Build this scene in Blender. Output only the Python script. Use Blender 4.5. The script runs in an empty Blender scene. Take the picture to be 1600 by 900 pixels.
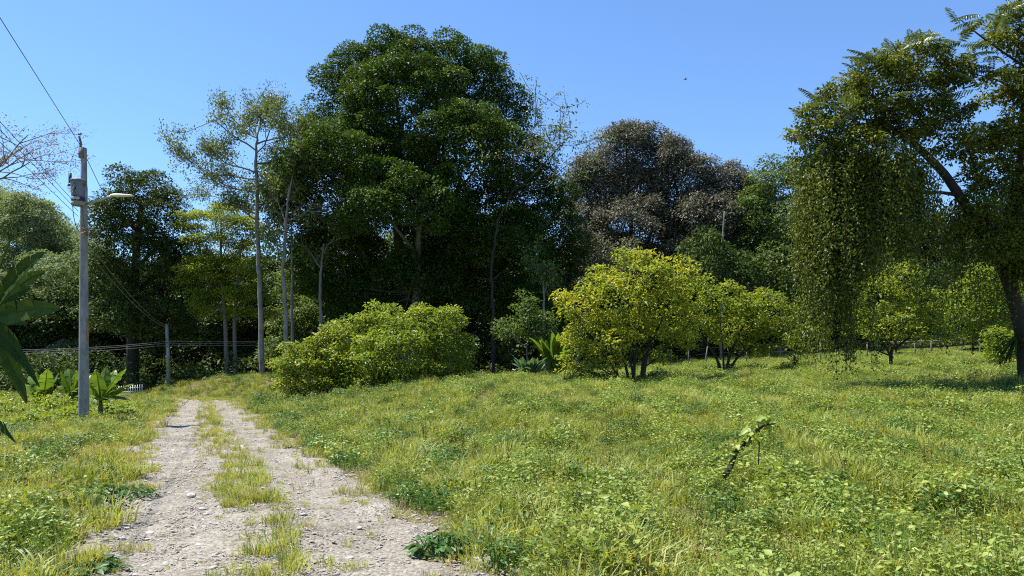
import bpy, math
import numpy as np
from mathutils import Vector

# ------------------------------------------------------------------ camera, sky, sun, exposure
scene = bpy.context.scene
FPX = 1209.0            # focal length in pixels of the 1600 px wide photograph
CAMZ, HORIZ = 1.6, 585.0
cam_data = bpy.data.cameras.new("camera")
cam = bpy.data.objects.new("camera", cam_data)
scene.collection.objects.link(cam)
scene.camera = cam
cam.location = (0, 0, CAMZ)
cam.rotation_euler = (math.radians(90), 0, 0)
cam_data.sensor_width = 36.0
cam_data.lens = 36.0 * FPX / 1600.0
cam_data.shift_y = (HORIZ - 450.0) / 1600.0
cam_data.clip_start = 0.1
cam_data.clip_end = 6000

SUN_DIR = Vector((-0.44, 0.14, 0.88)).normalized()      # towards the sun
elev = math.asin(SUN_DIR.z)
world = bpy.data.worlds.new("World")
scene.world = world
world.use_nodes = True
wn = world.node_tree
bg = wn.nodes["Background"]
sky = wn.nodes.new("ShaderNodeTexSky")
sky.sky_type = 'NISHITA'
sky.sun_disc = False
sky.sun_elevation = elev
sky.sun_rotation = math.atan2(SUN_DIR.x, SUN_DIR.y)
sky.altitude = 0
sky.air_density = 1.0
sky.dust_density = 0.0
sky.ozone_density = 10.0
wn.links.new(sky.outputs[0], bg.inputs[0])
bg.inputs[1].default_value = 0.108

sun_data = bpy.data.lights.new("sun", 'SUN')
sun_data.energy = 5.0
sun_data.angle = math.radians(0.53)
sun_data.color = (1.0, 0.96, 0.90)
sun = bpy.data.objects.new("sun", sun_data)
scene.collection.objects.link(sun)
sun.rotation_euler = SUN_DIR.to_track_quat('Z', 'Y').to_euler()
sun.location = (-20, 5, 60)

vs = scene.view_settings
scene.display_settings.display_device = 'sRGB'
vs.view_transform = 'Standard'
vs.look = 'None'
vs.exposure = 1.05
vs.gamma = 1.0
vs.use_curve_mapping = False
cy = scene.cycles
cy.max_bounces = 6
cy.diffuse_bounces = 3
cy.glossy_bounces = 2
cy.transmission_bounces = 4
cy.transparent_max_bounces = 4
cy.use_denoising = False
scene.render.filter_size = 1.1
cy.filter_width = 1.1
cy.pixel_filter_type = 'BLACKMAN_HARRIS'
cy.sample_clamp_indirect = 6.0

# ------------------------------------------------------------------ helpers
rng = np.random.default_rng(7)
COL = scene.collection


def P(px, py, Y):
    """point at photo pixel (1600x900) and distance Y"""
    return np.array([(px - 800.0) / FPX * Y, Y, CAMZ + (HORIZ - py) / FPX * Y])


def sstep(a, b, x):
    t = np.clip((np.asarray(x, float) - a) / (b - a), 0, 1)
    return t * t * (3 - 2 * t)


_ph = np.random.default_rng(3).uniform(0, 6.28, (8, 2))
_fr = np.random.default_rng(4).normal(0, 1, (8, 2))
_fr /= np.linalg.norm(_fr, axis=1)[:, None]


def wob(x, y, s, k=0):
    """cheap smooth noise about -1..1 with wavelength about s"""
    v = 0
    for i in range(5):
        j = (i + k) % 8
        f = 6.28 / s * (0.6 + 0.35 * i)
        v = v + np.sin(x * _fr[j, 0] * f + y * _fr[j, 1] * f + _ph[j, 0] + k) / 2.6
    return v


def road_c(Y):
    Y = np.asarray(Y, float)
    return 0.35 - 0.404 * Y + .27 * (1 - sstep(9, 20, Y)) - 0.06 * np.maximum(Y - 44, 0) ** 2


def road_d(x, Y):
    return (np.asarray(x, float) - road_c(np.minimum(Y, 56))) * 0.927


def terrain(x, Y):
    x = np.asarray(x, float)
    Y = np.asarray(Y, float)
    d = road_d(x, Y)
    r = sstep(2.2, 9.5, d)
    t = sstep(7, 34, Y)
    z = r * (1.05 * t + 0.06 * np.clip(x + 2, 0, 45) * np.clip(Y / 55, 0, 1.25)
             + 0.012 * np.clip(Y - 30, 0, 80))
    z = z + 26 * sstep(-34, -95, x) * sstep(66, 130, Y)
    z = z + 0.09 * wob(x, Y, 7.0) * sstep(1.9, 5, np.abs(d)) + 0.05 * wob(x, Y, 2.3, 3) * sstep(2.0, 4.5, np.abs(d))
    return z


def road_lift(x, Y):
    d = road_d(x, Y)
    z = .03 - .035 * np.exp(-((np.abs(d) - .95) / .35) ** 2) + .03 * np.exp(-(d / .35) ** 2)
    return z * (np.abs(d) < 1.5) * (np.asarray(Y) < 50)


def G(px, Y):
    X = (px - 800.0) / FPX * Y
    return np.array([X, Y, float(terrain(X, Y))])


def build_mesh(name, verts, faces, mat=None, rnd=None, smooth=False):
    """faces: array (M,3) or (M,4), or list of such arrays"""
    verts = np.asarray(verts, np.float32).reshape(-1, 3)
    if not isinstance(faces, list):
        faces = [faces]
    faces = [np.asarray(f, np.int32) for f in faces if len(f)]
    loops = np.concatenate([f.ravel() for f in faces])
    tot = np.concatenate([np.full(len(f), f.shape[1], np.int32) for f in faces])
    start = np.concatenate([[0], np.cumsum(tot)[:-1]]).astype(np.int32)
    me = bpy.data.meshes.new(name)
    me.vertices.add(len(verts))
    me.vertices.foreach_set("co", verts.ravel())
    me.loops.add(len(loops))
    me.loops.foreach_set("vertex_index", loops)
    me.polygons.add(len(tot))
    me.polygons.foreach_set("loop_start", start)
    me.polygons.foreach_set("loop_total", tot)
    if smooth:
        me.polygons.foreach_set("use_smooth", np.ones(len(tot), bool))
    me.update(calc_edges=True)
    if rnd is not None:
        a = me.attributes.new("rnd", 'FLOAT', 'FACE')
        a.data.foreach_set("value", np.asarray(rnd, np.float32))
    if mat:
        me.materials.append(mat)
    return me


class MB:
    """collects pieces of one mesh"""
    def __init__(self):
        self.v, self.f3, self.f4, self.n = [], [], [], 0

    def add(self, v, f):
        v = np.asarray(v, float).reshape(-1, 3)
        f = np.asarray(f, int)
        if len(f):
            (self.f3 if f.shape[1] == 3 else self.f4).append(f + self.n)
        self.v.append(v)
        self.n += len(v)

    def tube(self, pts, rad, sides=6, cap=True):
        pts = np.asarray(pts, float)
        rad = np.broadcast_to(np.asarray(rad, float), (len(pts),))
        t = np.gradient(pts, axis=0)
        t /= np.linalg.norm(t, axis=1)[:, None] + 1e-9
        ref = np.array([0.31, 0.95, 0.05]) if abs(t[:, 2]).mean() > .6 else np.array([0.05, 0.1, 1.0])
        u = np.cross(t, ref)
        u /= np.linalg.norm(u, axis=1)[:, None] + 1e-9
        w = np.cross(t, u)
        a = np.linspace(0, 2 * math.pi, sides, endpoint=False)
        ring = pts[:, None, :] + rad[:, None, None] * (np.cos(a)[None, :, None] * u[:, None, :] + np.sin(a)[None, :, None] * w[:, None, :])
        n = len(pts)
        i = np.arange(n - 1)[:, None] * sides
        j = np.arange(sides)[None, :]
        k = (j + 1) % sides
        f = np.stack([i + j, i + k, i + sides + k, i + sides + j], -1).reshape(-1, 4)
        self.add(ring.reshape(-1, 3), f)
        if cap:
            b = self.n - n * sides
            c = np.arange(1, sides - 1)
            for off, fl in ((0, 1), ((n - 1) * sides, 0)):
                tri = np.stack([np.full_like(c, off), off + c, off + c + 1], -1)
                if fl:
                    tri = tri[:, ::-1]
                self.f3.append(tri + b)

    def box(self, c, s, rz=0.0):
        c = np.asarray(c, float)
        s = np.asarray(s, float) / 2
        v = np.array([[x, y, z] for x in (-1, 1) for y in (-1, 1) for z in (-1, 1)]) * s
        co, si = math.cos(rz), math.sin(rz)
        v = np.stack([v[:, 0] * co - v[:, 1] * si, v[:, 0] * si + v[:, 1] * co, v[:, 2]], -1) + c
        self.add(v, [[0, 1, 3, 2], [4, 6, 7, 5], [0, 4, 5, 1], [2, 3, 7, 6], [0, 2, 6, 4], [1, 5, 7, 3]])

    def lathe(self, c, prof, sides=20):
        """prof: list of (radius, z)"""
        pr = np.asarray(prof, float)
        a = np.linspace(0, 2 * math.pi, sides, endpoint=False)
        v = np.stack([pr[:, 0][:, None] * np.cos(a), pr[:, 0][:, None] * np.sin(a), np.repeat(pr[:, 1][:, None], sides, 1)], -1)
        n = len(pr)
        i = np.arange(n - 1)[:, None] * sides
        j = np.arange(sides)[None, :]
        k = (j + 1) % sides
        f = np.stack([i + j, i + k, i + sides + k, i + sides + j], -1).reshape(-1, 4)
        self.add(v.reshape(-1, 3) + np.asarray(c, float), f)

    def mesh(self, name, mat=None, smooth=True):
        fs = ([np.concatenate(self.f3)] if self.f3 else []) + ([np.concatenate(self.f4)] if self.f4 else [])
        return build_mesh(name, np.concatenate(self.v), fs, mat, smooth=smooth)


def obj(name, me, parent=None, loc=None, **props):
    o = bpy.data.objects.new(name, me)
    COL.objects.link(o)
    if parent is not None:
        o.parent = parent
    if loc is not None:
        o.location = [float(q) for q in loc]
    for k, v in props.items():
        o[k] = v
    return o


def thing(name, label, cat, loc, group=None):
    o = obj(name, None, None, loc)
    o.empty_display_size = 0.3
    o["label"] = label
    o["category"] = cat
    if group:
        o["group"] = group
    return o


def norm(v):
    return v / (np.linalg.norm(v, axis=-1, keepdims=True) + 1e-9)


def leaf_arrays(Pn, D, Nn, L, W, fold=0.12, droop=0.15):
    """diamond leaves folded on the midrib, two triangles each"""
    D = norm(D)
    S = norm(np.cross(D, Nn))
    N2 = np.cross(S, D)
    L = np.broadcast_to(L, (len(Pn),))[:, None]
    W = np.broadcast_to(W, (len(Pn),))[:, None]
    v0 = Pn
    v1 = Pn + D * L * .42 + S * W * .5 + N2 * W * fold
    v2 = Pn + D * L - N2 * L * droop
    v3 = Pn + D * L * .42 - S * W * .5 + N2 * W * fold
    V = np.stack([v0, v1, v2, v3], 1).reshape(-1, 3)
    b = np.arange(len(Pn))[:, None] * 4
    F = np.concatenate([b + [0, 1, 2], b + [0, 2, 3]], 1).reshape(-1, 3)
    return V, F


# ------------------------------------------------------------------ materials
def new_mat(name):
    m = bpy.data.materials.new(name)
    m.use_nodes = True
    nt = m.node_tree
    return m, nt, nt.nodes, nt.links


def leaf_mat(name, cols, rough=0.5, trans=0.35, tcol=None, source='rnd', spec=0.2):
    m, nt, N, Lk = new_mat(name)
    b = N["Principled BSDF"]
    ramp = N.new("ShaderNodeValToRGB")
    e = ramp.color_ramp.elements
    while len(e) < len(cols):
        e.new(0.5)
    for i, c in enumerate(cols):
        e[i].position = i / (len(cols) - 1)
        e[i].color = (*c, 1)
    if source == 'rnd':
        a = N.new("ShaderNodeAttribute")
        a.attribute_name = "rnd"
        Lk.new(a.outputs["Fac"], ramp.inputs[0])
    else:
        oi = N.new("ShaderNodeObjectInfo")
        a = N.new("ShaderNodeAttribute")
        a.attribute_name = "rnd"
        mx = N.new("ShaderNodeMix")
        mx.inputs[0].default_value = 0.5
        Lk.new(oi.outputs["Random"], mx.inputs[2])
        Lk.new(a.outputs["Fac"], mx.inputs[3])
        Lk.new(mx.outputs[0], ramp.inputs[0])
    Lk.new(ramp.outputs[0], b.inputs["Base Color"])
    b.inputs["Roughness"].default_value = rough
    b.inputs["Specular IOR Level"].default_value = spec
    tr = N.new("ShaderNodeBsdfTranslucent")
    mul = N.new("ShaderNodeMix")
    mul.data_type = 'RGBA'
    mul.blend_type = 'MULTIPLY'
    mul.inputs[0].default_value = 1.0
    Lk.new(ramp.outputs[0], mul.inputs[6])
    mul.inputs[7].default_value = (*(tcol or (1.5, 1.35, 0.5)), 1)
    Lk.new(mul.outputs[2], tr.inputs[0])
    ms = N.new("ShaderNodeMixShader")
    ms.inputs[0].default_value = trans
    Lk.new(b.outputs[0], ms.inputs[1])
    Lk.new(tr.outputs[0], ms.inputs[2])
    Lk.new(ms.outputs[0], N["Material Output"].inputs[0])
    return m


def noise_mat(name, cols, scale, rough=0.85, bump=0.3, bump_scale=None, stretch=(1, 1, 1), dist=0.02, metal=0.0, detail=6):
    m, nt, N, Lk = new_mat(name)
    b = N["Principled BSDF"]
    tc = N.new("ShaderNodeTexCoord")
    mp = N.new("ShaderNodeMapping")
    mp.inputs["Scale"].default_value = stretch
    Lk.new(tc.outputs["Object"], mp.inputs[0])
    nz = N.new("ShaderNodeTexNoise")
    nz.inputs["Scale"].default_value = scale
    nz.inputs["Detail"].default_value = detail
    nz.inputs["Roughness"].default_value = 0.65
    Lk.new(mp.outputs[0], nz.inputs["Vector"])
    ramp = N.new("ShaderNodeValToRGB")
    e = ramp.color_ramp.elements
    while len(e) < len(cols):
        e.new(0.5)
    for i, c in enumerate(cols):
        e[i].position = 0.3 + 0.4 * i / max(1, len(cols) - 1)
        e[i].color = (*c, 1)
    Lk.new(nz.outputs[0], ramp.inputs[0])
    Lk.new(ramp.outputs[0], b.inputs["Base Color"])
    b.inputs["Roughness"].default_value = rough
    b.inputs["Metallic"].default_value = metal
    b.inputs["Specular IOR Level"].default_value = 0.25
    if bump:
        n2 = N.new("ShaderNodeTexNoise")
        n2.inputs["Scale"].default_value = bump_scale or scale * 4
        n2.inputs["Detail"].default_value = 5
        Lk.new(mp.outputs[0], n2.inputs["Vector"])
        bp = N.new("ShaderNodeBump")
        bp.inputs["Strength"].default_value = bump
        bp.inputs["Distance"].default_value = dist
        Lk.new(n2.outputs[0], bp.inputs["Height"])
        Lk.new(bp.outputs[0], b.inputs["Normal"])
    return m


M = {}
M['leaf_big'] = leaf_mat('leaf_big', [(0.020, 0.048, 0.008), (0.044, 0.088, 0.012), (0.086, 0.141, 0.021)], .55, .28, spec=.2)
M['leaf_dark'] = leaf_mat('leaf_dark', [(0.030, 0.055, 0.014), (0.053, 0.091, 0.022), (0.095, 0.132, 0.031)], .6, .22, spec=.15)
M['leaf_mid'] = leaf_mat('leaf_mid', [(0.052, 0.098, 0.023), (0.091, 0.150, 0.034), (0.156, 0.208, 0.052)], .5, .3)
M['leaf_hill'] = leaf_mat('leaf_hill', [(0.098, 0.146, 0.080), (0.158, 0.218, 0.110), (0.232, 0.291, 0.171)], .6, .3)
M['leaf_feather'] = leaf_mat('leaf_feather', [(0.104, 0.162, 0.025), (0.199, 0.265, 0.035), (0.324, 0.356, 0.045)], .5, .4)
M['leaf_lime'] = leaf_mat('leaf_lime', [(0.080, 0.131, 0.017), (0.170, 0.237, 0.028), (0.289, 0.343, 0.052)], .42, .4)
M['leaf_yellow'] = leaf_mat('leaf_yellow', [(0.098, 0.156, 0.026), (0.248, 0.298, 0.038), (0.456, 0.437, 0.050)], .42, .42)
M['leaf_citrus'] = leaf_mat('leaf_citrus', [(0.089, 0.146, 0.022), (0.189, 0.250, 0.032), (0.329, 0.354, 0.043)], .4, .4)
M['leaf_brown'] = leaf_mat('leaf_brown', [(0.073, 0.081, 0.052), (0.131, 0.136, 0.099), (0.222, 0.228, 0.176)], .5, .25, (1.2, 1.05, .7))
M['leaf_grey'] = leaf_mat('leaf_grey', [(0.084, 0.102, 0.054), (0.132, 0.144, 0.084), (0.228, 0.228, 0.144)], .5, .25, (1.2, 1.1, .7))
M['leaf_sparse'] = leaf_mat('leaf_sparse', [(0.059, 0.113, 0.033), (0.117, 0.169, 0.061), (0.205, 0.225, 0.099)], .45, .3)
M['leaf_pink'] = leaf_mat('leaf_pink', [(.22, .18, .14), (.30, .24, .19), (.18, .22, .09)], .6, .3, (1.1, .9, .7))
M['leaf_vine'] = leaf_mat('leaf_vine', [(0.045, 0.072, 0.011), (0.099, 0.129, 0.018), (0.183, 0.202, 0.031)], .45, .3)
M['leaf_frond'] = leaf_mat('leaf_frond', [(.04, .07, .016), (.07, .105, .026), (.11, .14, .045)], .4, .3, spec=.35)
M['banana'] = leaf_mat('banana', [(.06, .12, .02), (.12, .20, .03), (.20, .28, .05)], .35, .4)
M['banana_dark'] = leaf_mat('banana_dark', [(.018, .042, .010), (.032, .064, .014), (.06, .10, .02)], .6, .15, spec=.04)
M['blue_leaf'] = leaf_mat('blue_leaf', [(.06, .13, .07), (.10, .18, .10), (.15, .24, .13)], .45, .3)
M['weed'] = leaf_mat('weed', [(0.090, 0.153, 0.028), (0.166, 0.239, 0.043), (0.268, 0.333, 0.071), (0.332, 0.346, 0.084)], .45, .25, source='obj')
M['weed_dark'] = leaf_mat('weed_dark', [(0.036, 0.095, 0.022), (0.063, 0.147, 0.033), (0.099, 0.192, 0.050)], .42, .25, source='obj')
M['grass'] = leaf_mat('grass', [(0.120, 0.176, 0.039), (0.215, 0.264, 0.054), (0.320, 0.352, 0.085), (0.428, 0.402, 0.168)], .5, .32, source='obj')
M['grass_yellow'] = leaf_mat('grass_yellow', [(0.188, 0.209, 0.042), (0.298, 0.301, 0.065), (0.397, 0.359, 0.107), (0.465, 0.405, 0.214)], .5, .32, source='obj')
M['dry'] = leaf_mat('dry', [(.16, .12, .06), (.30, .24, .13), (.42, .36, .22)], .7, .25, (1.1, 1, .8), source='obj')
M['stalk'] = leaf_mat('stalk', [(.08, .06, .025), (.13, .10, .035), (.12, .14, .04)], .7, .1, source='obj')
M['bark_dark'] = noise_mat('bark_dark', [(.022, .018, .013), (.05, .04, .03)], 3.0, .9, .6, 12, (1, 1, .3))
M['bark_grey'] = noise_mat('bark_grey', [(.10, .09, .07), (.20, .185, .155)], 2.0, .9, .5, 10, (1, 1, .4))
M['bark_pale'] = noise_mat('bark_pale', [(.09, .085, .07), (.27, .255, .225)], 2.2, .85, .4, 8, (1, 1, .6))
M['stem_green'] = noise_mat('stem_green', [(.06, .08, .02), (.12, .14, .05)], 4.0, .6, .2)
M['concrete'] = noise_mat('concrete', [(.13, .13, .12), (.22, .22, .21), (.30, .295, .28)], 5.0, .85, .25, 40, (1, 1, .35))
M['galv'] = noise_mat('galv', [(.30, .31, .33), (.42, .43, .45)], 8, .45, .05, metal=.4)
M['tank'] = noise_mat('tank', [(.10, .115, .14), (.17, .185, .21)], 6, .5, .05)
M['tank_rust'] = noise_mat('tank_rust', [(.22, .20, .13), (.30, .29, .22)], 6, .7, .05)
M['navy'] = noise_mat('navy', [(.02, .025, .06), (.035, .04, .09)], 6, .6, 0)
M['white'] = noise_mat('white', [(.60, .60, .58), (.75, .75, .72)], 5, .6, .05)
M['dark'] = noise_mat('dark', [(.02, .02, .022), (.05, .05, .05)], 9, .6, .05)
M['ceramic'] = noise_mat('ceramic', [(.09, .09, .10), (.16, .16, .17)], 9, .3, 0)
M['wire'] = noise_mat('wire', [(.05, .05, .055), (.09, .09, .09)], 9, .5, 0)
M['wire_pale'] = noise_mat('wire_pale', [(.17, .165, .155), (.24, .235, .22)], 9, .5, 0)
M['post'] = noise_mat('post', [(.10, .09, .075), (.20, .19, .165)], 5, .9, .2)
M['orange'] = noise_mat('orange', [(.30, .13, .03), (.42, .2, .05)], 6, .7, 0)
M['rock'] = noise_mat('rock', [(.22, .19, .15), (.36, .325, .27), (.52, .485, .42)], 9, .9, .6, 60, dist=.01)
M['rock_pale'] = noise_mat('rock_pale', [(.30, .27, .22), (.46, .43, .37), (.62, .60, .54)], 7, .9, .5, 60, dist=.01)
M['rock_blue'] = noise_mat('rock_blue', [(.10, .11, .14), (.26, .27, .31)], 9, .8, .5, 60, dist=.01)


def ground_material():
    m, nt, N, Lk = new_mat('ground')
    b = N["Principled BSDF"]
    tc = N.new("ShaderNodeTexCoord")
    n1 = N.new("ShaderNodeTexNoise")
    n1.inputs["Scale"].default_value = 0.7
    n1.inputs["Detail"].default_value = 8
    n2 = N.new("ShaderNodeTexNoise")
    n2.inputs["Scale"].default_value = 14
    n2.inputs["Detail"].default_value = 8
    n2.inputs["Roughness"].default_value = .75
    Lk.new(tc.outputs["Object"], n1.inputs["Vector"])
    Lk.new(tc.outputs["Object"], n2.inputs["Vector"])
    r1 = N.new("ShaderNodeValToRGB")
    e = r1.color_ramp.elements
    e[0].position, e[0].color = .35, (.13, .125, .045, 1)
    e[1].position, e[1].color = .65, (.20, .16, .09, 1)
    r2 = N.new("ShaderNodeValToRGB")
    e = r2.color_ramp.elements
    e[0].position, e[0].color = .3, (.35, .35, .35, 1)
    e[1].position, e[1].color = .75, (1.4, 1.35, 1.2, 1)
    Lk.new(n1.outputs[0], r1.inputs[0])
    Lk.new(n2.outputs[0], r2.inputs[0])
    mx = N.new("ShaderNodeMix")
    mx.data_type = 'RGBA'
    mx.blend_type = 'MULTIPLY'
    mx.inputs[0].default_value = 1
    Lk.new(r1.outputs[0], mx.inputs[6])
    Lk.new(r2.outputs[0], mx.inputs[7])
    Lk.new(mx.outputs[2], b.inputs["Base Color"])
    b.inputs["Roughness"].default_value = .95
    b.inputs["Specular IOR Level"].default_value = .1
    bp = N.new("ShaderNodeBump")
    bp.inputs["Strength"].default_value = .6
    bp.inputs["Distance"].default_value = .05
    Lk.new(n2.outputs[0], bp.inputs["Height"])
    Lk.new(bp.outputs[0], b.inputs["Normal"])
    return m


def road_material():
    m, nt, N, Lk = new_mat('gravel_road')
    b = N["Principled BSDF"]
    tc = N.new("ShaderNodeTexCoord")
    vo = N.new("ShaderNodeTexVoronoi")
    vo.inputs["Scale"].default_value = 42
    n1 = N.new("ShaderNodeTexNoise")
    n1.inputs["Scale"].default_value = .9
    n1.inputs["Detail"].default_value = 9
    n1.inputs["Roughness"].default_value = .7
    n2 = N.new("ShaderNodeTexNoise")
    n2.inputs["Scale"].default_value = 70
    n2.inputs["Detail"].default_value = 4
    for n in (vo, n1, n2):
        Lk.new(tc.outputs["Object"], n.inputs["Vector"])
    r1 = N.new("ShaderNodeValToRGB")
    e = r1.color_ramp.elements
    e[0].position, e[0].color = .3, (.145, .128, .098, 1)
    e[1].position, e[1].color = .65, (.27, .246, .205, 1)
    Lk.new(n1.outputs[0], r1.inputs[0])
    sep = N.new("ShaderNodeSeparateColor")
    Lk.new(vo.outputs["Color"], sep.inputs[0])
    r2 = N.new("ShaderNodeValToRGB")
    e = r2.color_ramp.elements
    e[0].position, e[0].color = .0, (.55, .53, .5, 1)
    e[1].position, e[1].color = 1., (1.4, 1.4, 1.38, 1)
    Lk.new(sep.outputs[0], r2.inputs[0])
    mx = N.new("ShaderNodeMix")
    mx.data_type = 'RGBA'
    mx.blend_type = 'MULTIPLY'
    mx.inputs[0].default_value = .9
    Lk.new(r1.outputs[0], mx.inputs[6])
    Lk.new(r2.outputs[0], mx.inputs[7])
    Lk.new(mx.outputs[2], b.inputs["Base Color"])
    b.inputs["Roughness"].default_value = .95
    b.inputs["Specular IOR Level"].default_value = .15
    ad = N.new("ShaderNodeMath")
    ad.operation = 'ADD'
    Lk.new(vo.outputs["Distance"], ad.inputs[0])
    Lk.new(n2.outputs[0], ad.inputs[1])
    bp = N.new("ShaderNodeBump")
    bp.inputs["Strength"].default_value = .7
    bp.inputs["Distance"].default_value = .008
    bp.invert = True
    Lk.new(ad.outputs[0], bp.inputs["Height"])
    Lk.new(bp.outputs[0], b.inputs["Normal"])
    return m


M['ground'] = ground_material()
M['road'] = road_material()

# ------------------------------------------------------------------ ground and road
def graded(lo, hi, n, fine_lo, fine_hi, far):
    core = np.linspace(fine_lo, fine_hi, n)
    k = 26
    step = core[1] - core[0]
    q = np.linspace(0, 1, k + 1)[1:] ** 2.6
    return np.concatenate([fine_lo - (q * (fine_lo - lo) + step * np.arange(1, k + 1))[::-1], core, fine_hi + q * (hi - fine_hi) + step * np.arange(1, k + 1)])


gx = graded(-2500, 2500, 210, -42, 42, 0)
gy = graded(-400, 3000, 210, -4, 74, 0)
GX, GY = np.meshgrid(gx, gy)
GZ = terrain(GX, GY)
GZ = GZ - .14 * (1 - sstep(1.0, 1.75, np.abs(road_d(GX, GY)))) * (GY > -3) * (GY < 50)
nx, ny = len(gx), len(gy)
ii, jj = np.meshgrid(np.arange(nx - 1), np.arange(ny - 1))
b0 = (jj * nx + ii).ravel()
me = build_mesh('ground', np.stack([GX, GY, GZ], -1).reshape(-1, 3), np.stack([b0, b0 + 1, b0 + nx + 1, b0 + nx], -1), M['ground'], smooth=True)
obj('ground', me, kind='structure')

# the gravel track: a sheet with ragged edges just above the ground
ry_ = np.concatenate([np.arange(-4, 5, .3), np.arange(5, 18, .06), np.arange(18, 52.2, .18)])
su = np.linspace(-1, 1, 46)
RY, SU = np.meshgrid(ry_, su, indexing='ij')
half = 1.65 + .28 * wob(RY, SU * 0 + 3.0 * np.sign(SU), 2.6, 1) + .14 * wob(RY, np.sign(SU) * 7., .7, 2)
half = half * np.where(RY > 46, np.clip(1 - (RY - 46) / 9, .2, 1), 1)
RD = SU * half
RX = road_c(RY) + RD / .927
RZ = terrain(RX, RY) + 0.03
RZ += -.035 * np.exp(-((np.abs(RD) - .95) / .35) ** 2) + .03 * np.exp(-(RD / .35) ** 2)
RZ += .006 * wob(RX, RY, .35, 1) + .004 * wob(RX, RY, .15, 2) + .012 * wob(RX, RY, 1.2, 4)
RZ -= .045 * np.clip((np.abs(SU) - .9) / .1, 0, 1)
nyr, nxr = RY.shape
ii, jj = np.meshgrid(np.arange(nxr - 1), np.arange(nyr - 1))
b0 = (jj * nxr + ii).ravel()
me = build_mesh('gravel_road', np.stack([RX, RY, RZ], -1).reshape(-1, 3), np.stack([b0, b0 + 1, b0 + nxr + 1, b0 + nxr], -1), M['road'], smooth=True)
obj('gravel_road', me, kind='structure')


# ------------------------------------------------------------------ trees
def clumps_from_blobs(blobs, cr, fill=1.0, low=-.55, sep=.72):
    """blobs: (cx,cy,cz,rx,ry,rz) world -> clump centres scattered over the union's shell"""
    B = np.array(blobs, float)
    out = []
    for i, b in enumerate(B):
        c, r = b[:3], b[3:]
        A = 4 * math.pi * (r[0] * r[1] + r[0] * r[2] + r[1] * r[2]) / 3
        n = int(fill * 1.1 * A / (math.pi * cr * cr * .7)) + 3
        u = norm(rng.normal(0, 1, (n * 2, 3)))
        u = u[u[:, 2] > low][:n]
        p = c + u * r * rng.uniform(.62, 1.0, (len(u), 1))
        ok = np.ones(len(p), bool)
        for j, q in enumerate(B):
            if j != i:
                ok &= (((p - q[:3]) / q[3:]) ** 2).sum(1) > .42
        out.append(p[ok])
    p = np.concatenate(out)
    rng.shuffle(p)
    keep = []
    for q in p:
        if not keep or (np.sum((np.array(keep) - q) ** 2, 1) > (cr * sep) ** 2).all():
            keep.append(q)
    return np.array(keep)


def crown_mesh(name, C, cr, nl, L, W, mat, flat=.62, shell=.55, jitter=.35, up=.8, droop=.2, bias=.55):
    """leaves on umbrella-like clumps round the centres C"""
    k = len(C)
    r = cr * rng.uniform(.75, 1.3, k)
    cnt = np.maximum(6, (nl * (r / cr) ** 2 * rng.uniform(.7, 1.2, k)).astype(int))
    idx = np.repeat(np.arange(k), cnt)
    n = len(idx)
    u = norm(rng.normal(0, 1, (n, 3)) + np.array([0, 0, bias]))
    rho = rng.uniform(shell, 1.08, n) ** .8
    p = C[idx] + u * (r[idx] * rho)[:, None] * np.array([1, 1, flat])
    D = norm(u * [1, 1, .35] + rng.normal(0, .55, (n, 3)) + [0, 0, -droop])
    Nn = norm(np.array([0, 0, up]) + u * .5 + rng.normal(0, jitter, (n, 3)))
    s = rng.uniform(.65, 1.25, n)
    V, F = leaf_arrays(p, D, Nn, L * s, W * s)
    rv = np.clip(.45 * rng.uniform(0, 1, k)[idx] + .55 * rng.uniform(0, 1, n), 0, 1)
    return build_mesh(name, V, F, mat, np.repeat(rv, 2))


def bez(a, b, c, n):
    t = np.linspace(0, 1, n)[:, None]
    return (1 - t) ** 2 * a + 2 * t * (1 - t) * b + t * t * c


def limbs_to(mb, stems, C, nl, r0, twig=.02, maxtwig=220, seg=6, tw_sides=4):
    """stems: list of (pts, radii); limbs go from the stems to groups of clumps, twigs to the clumps"""
    nl = min(nl, len(C))
    cen = C[rng.choice(len(C), nl, replace=False)]
    for _ in range(6):
        a = np.argmin(((C[:, None] - cen[None]) ** 2).sum(2), 1)
        for g in range(nl):
            if (a == g).any():
                cen[g] = C[a == g].mean(0)
    for g in range(nl):
        m = C[a == g]
        if not len(m):
            continue
        e = cen[g]
        best, bd = None, 1e9
        for pts, rad in stems:
            h = np.linalg.norm((pts - e)[:, :2], axis=1)
            want = np.abs(pts[:, 2] - (e[2] - .75 * h)) + .55 * h
            want[0] += 3
            if pts[-1, 2] > 4:
                want = want + 6 * (pts[:, 2] < .4 * pts[:, 2].max())
            i = int(np.argmin(want))
            if want[i] < bd:
                bd, best = want[i], (pts[i], rad[i])
        s, rs = best
        mid = (s + e) / 2 + np.array([0, 0, -.12 * np.linalg.norm((e - s)[:2])]) + rng.normal(0, .06, 3) * np.linalg.norm(e - s)
        path = bez(s, mid, e, seg)
        rr = np.linspace(min(rs * .7, r0 * .5), max(twig * 1.5, r0 * .06), seg)
        mb.tube(path, rr, 5, cap=False)
        for q in m[:max(2, int(maxtwig / nl))]:
            i = int(np.argmin(((path[1:] - q) ** 2).sum(1) + 0.3 * np.maximum(0, path[1:, 2] - q[2]) ** 2)) + 1
            i = max(1, i - 1)
            w = path[i]
            mb.tube(bez(w, (w + q) / 2 + [0, 0, -.05 * np.linalg.norm(q - w)], q, 4), np.linspace(max(twig, rr[i] * .6), twig * .5, 4), tw_sides, cap=False)


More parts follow.
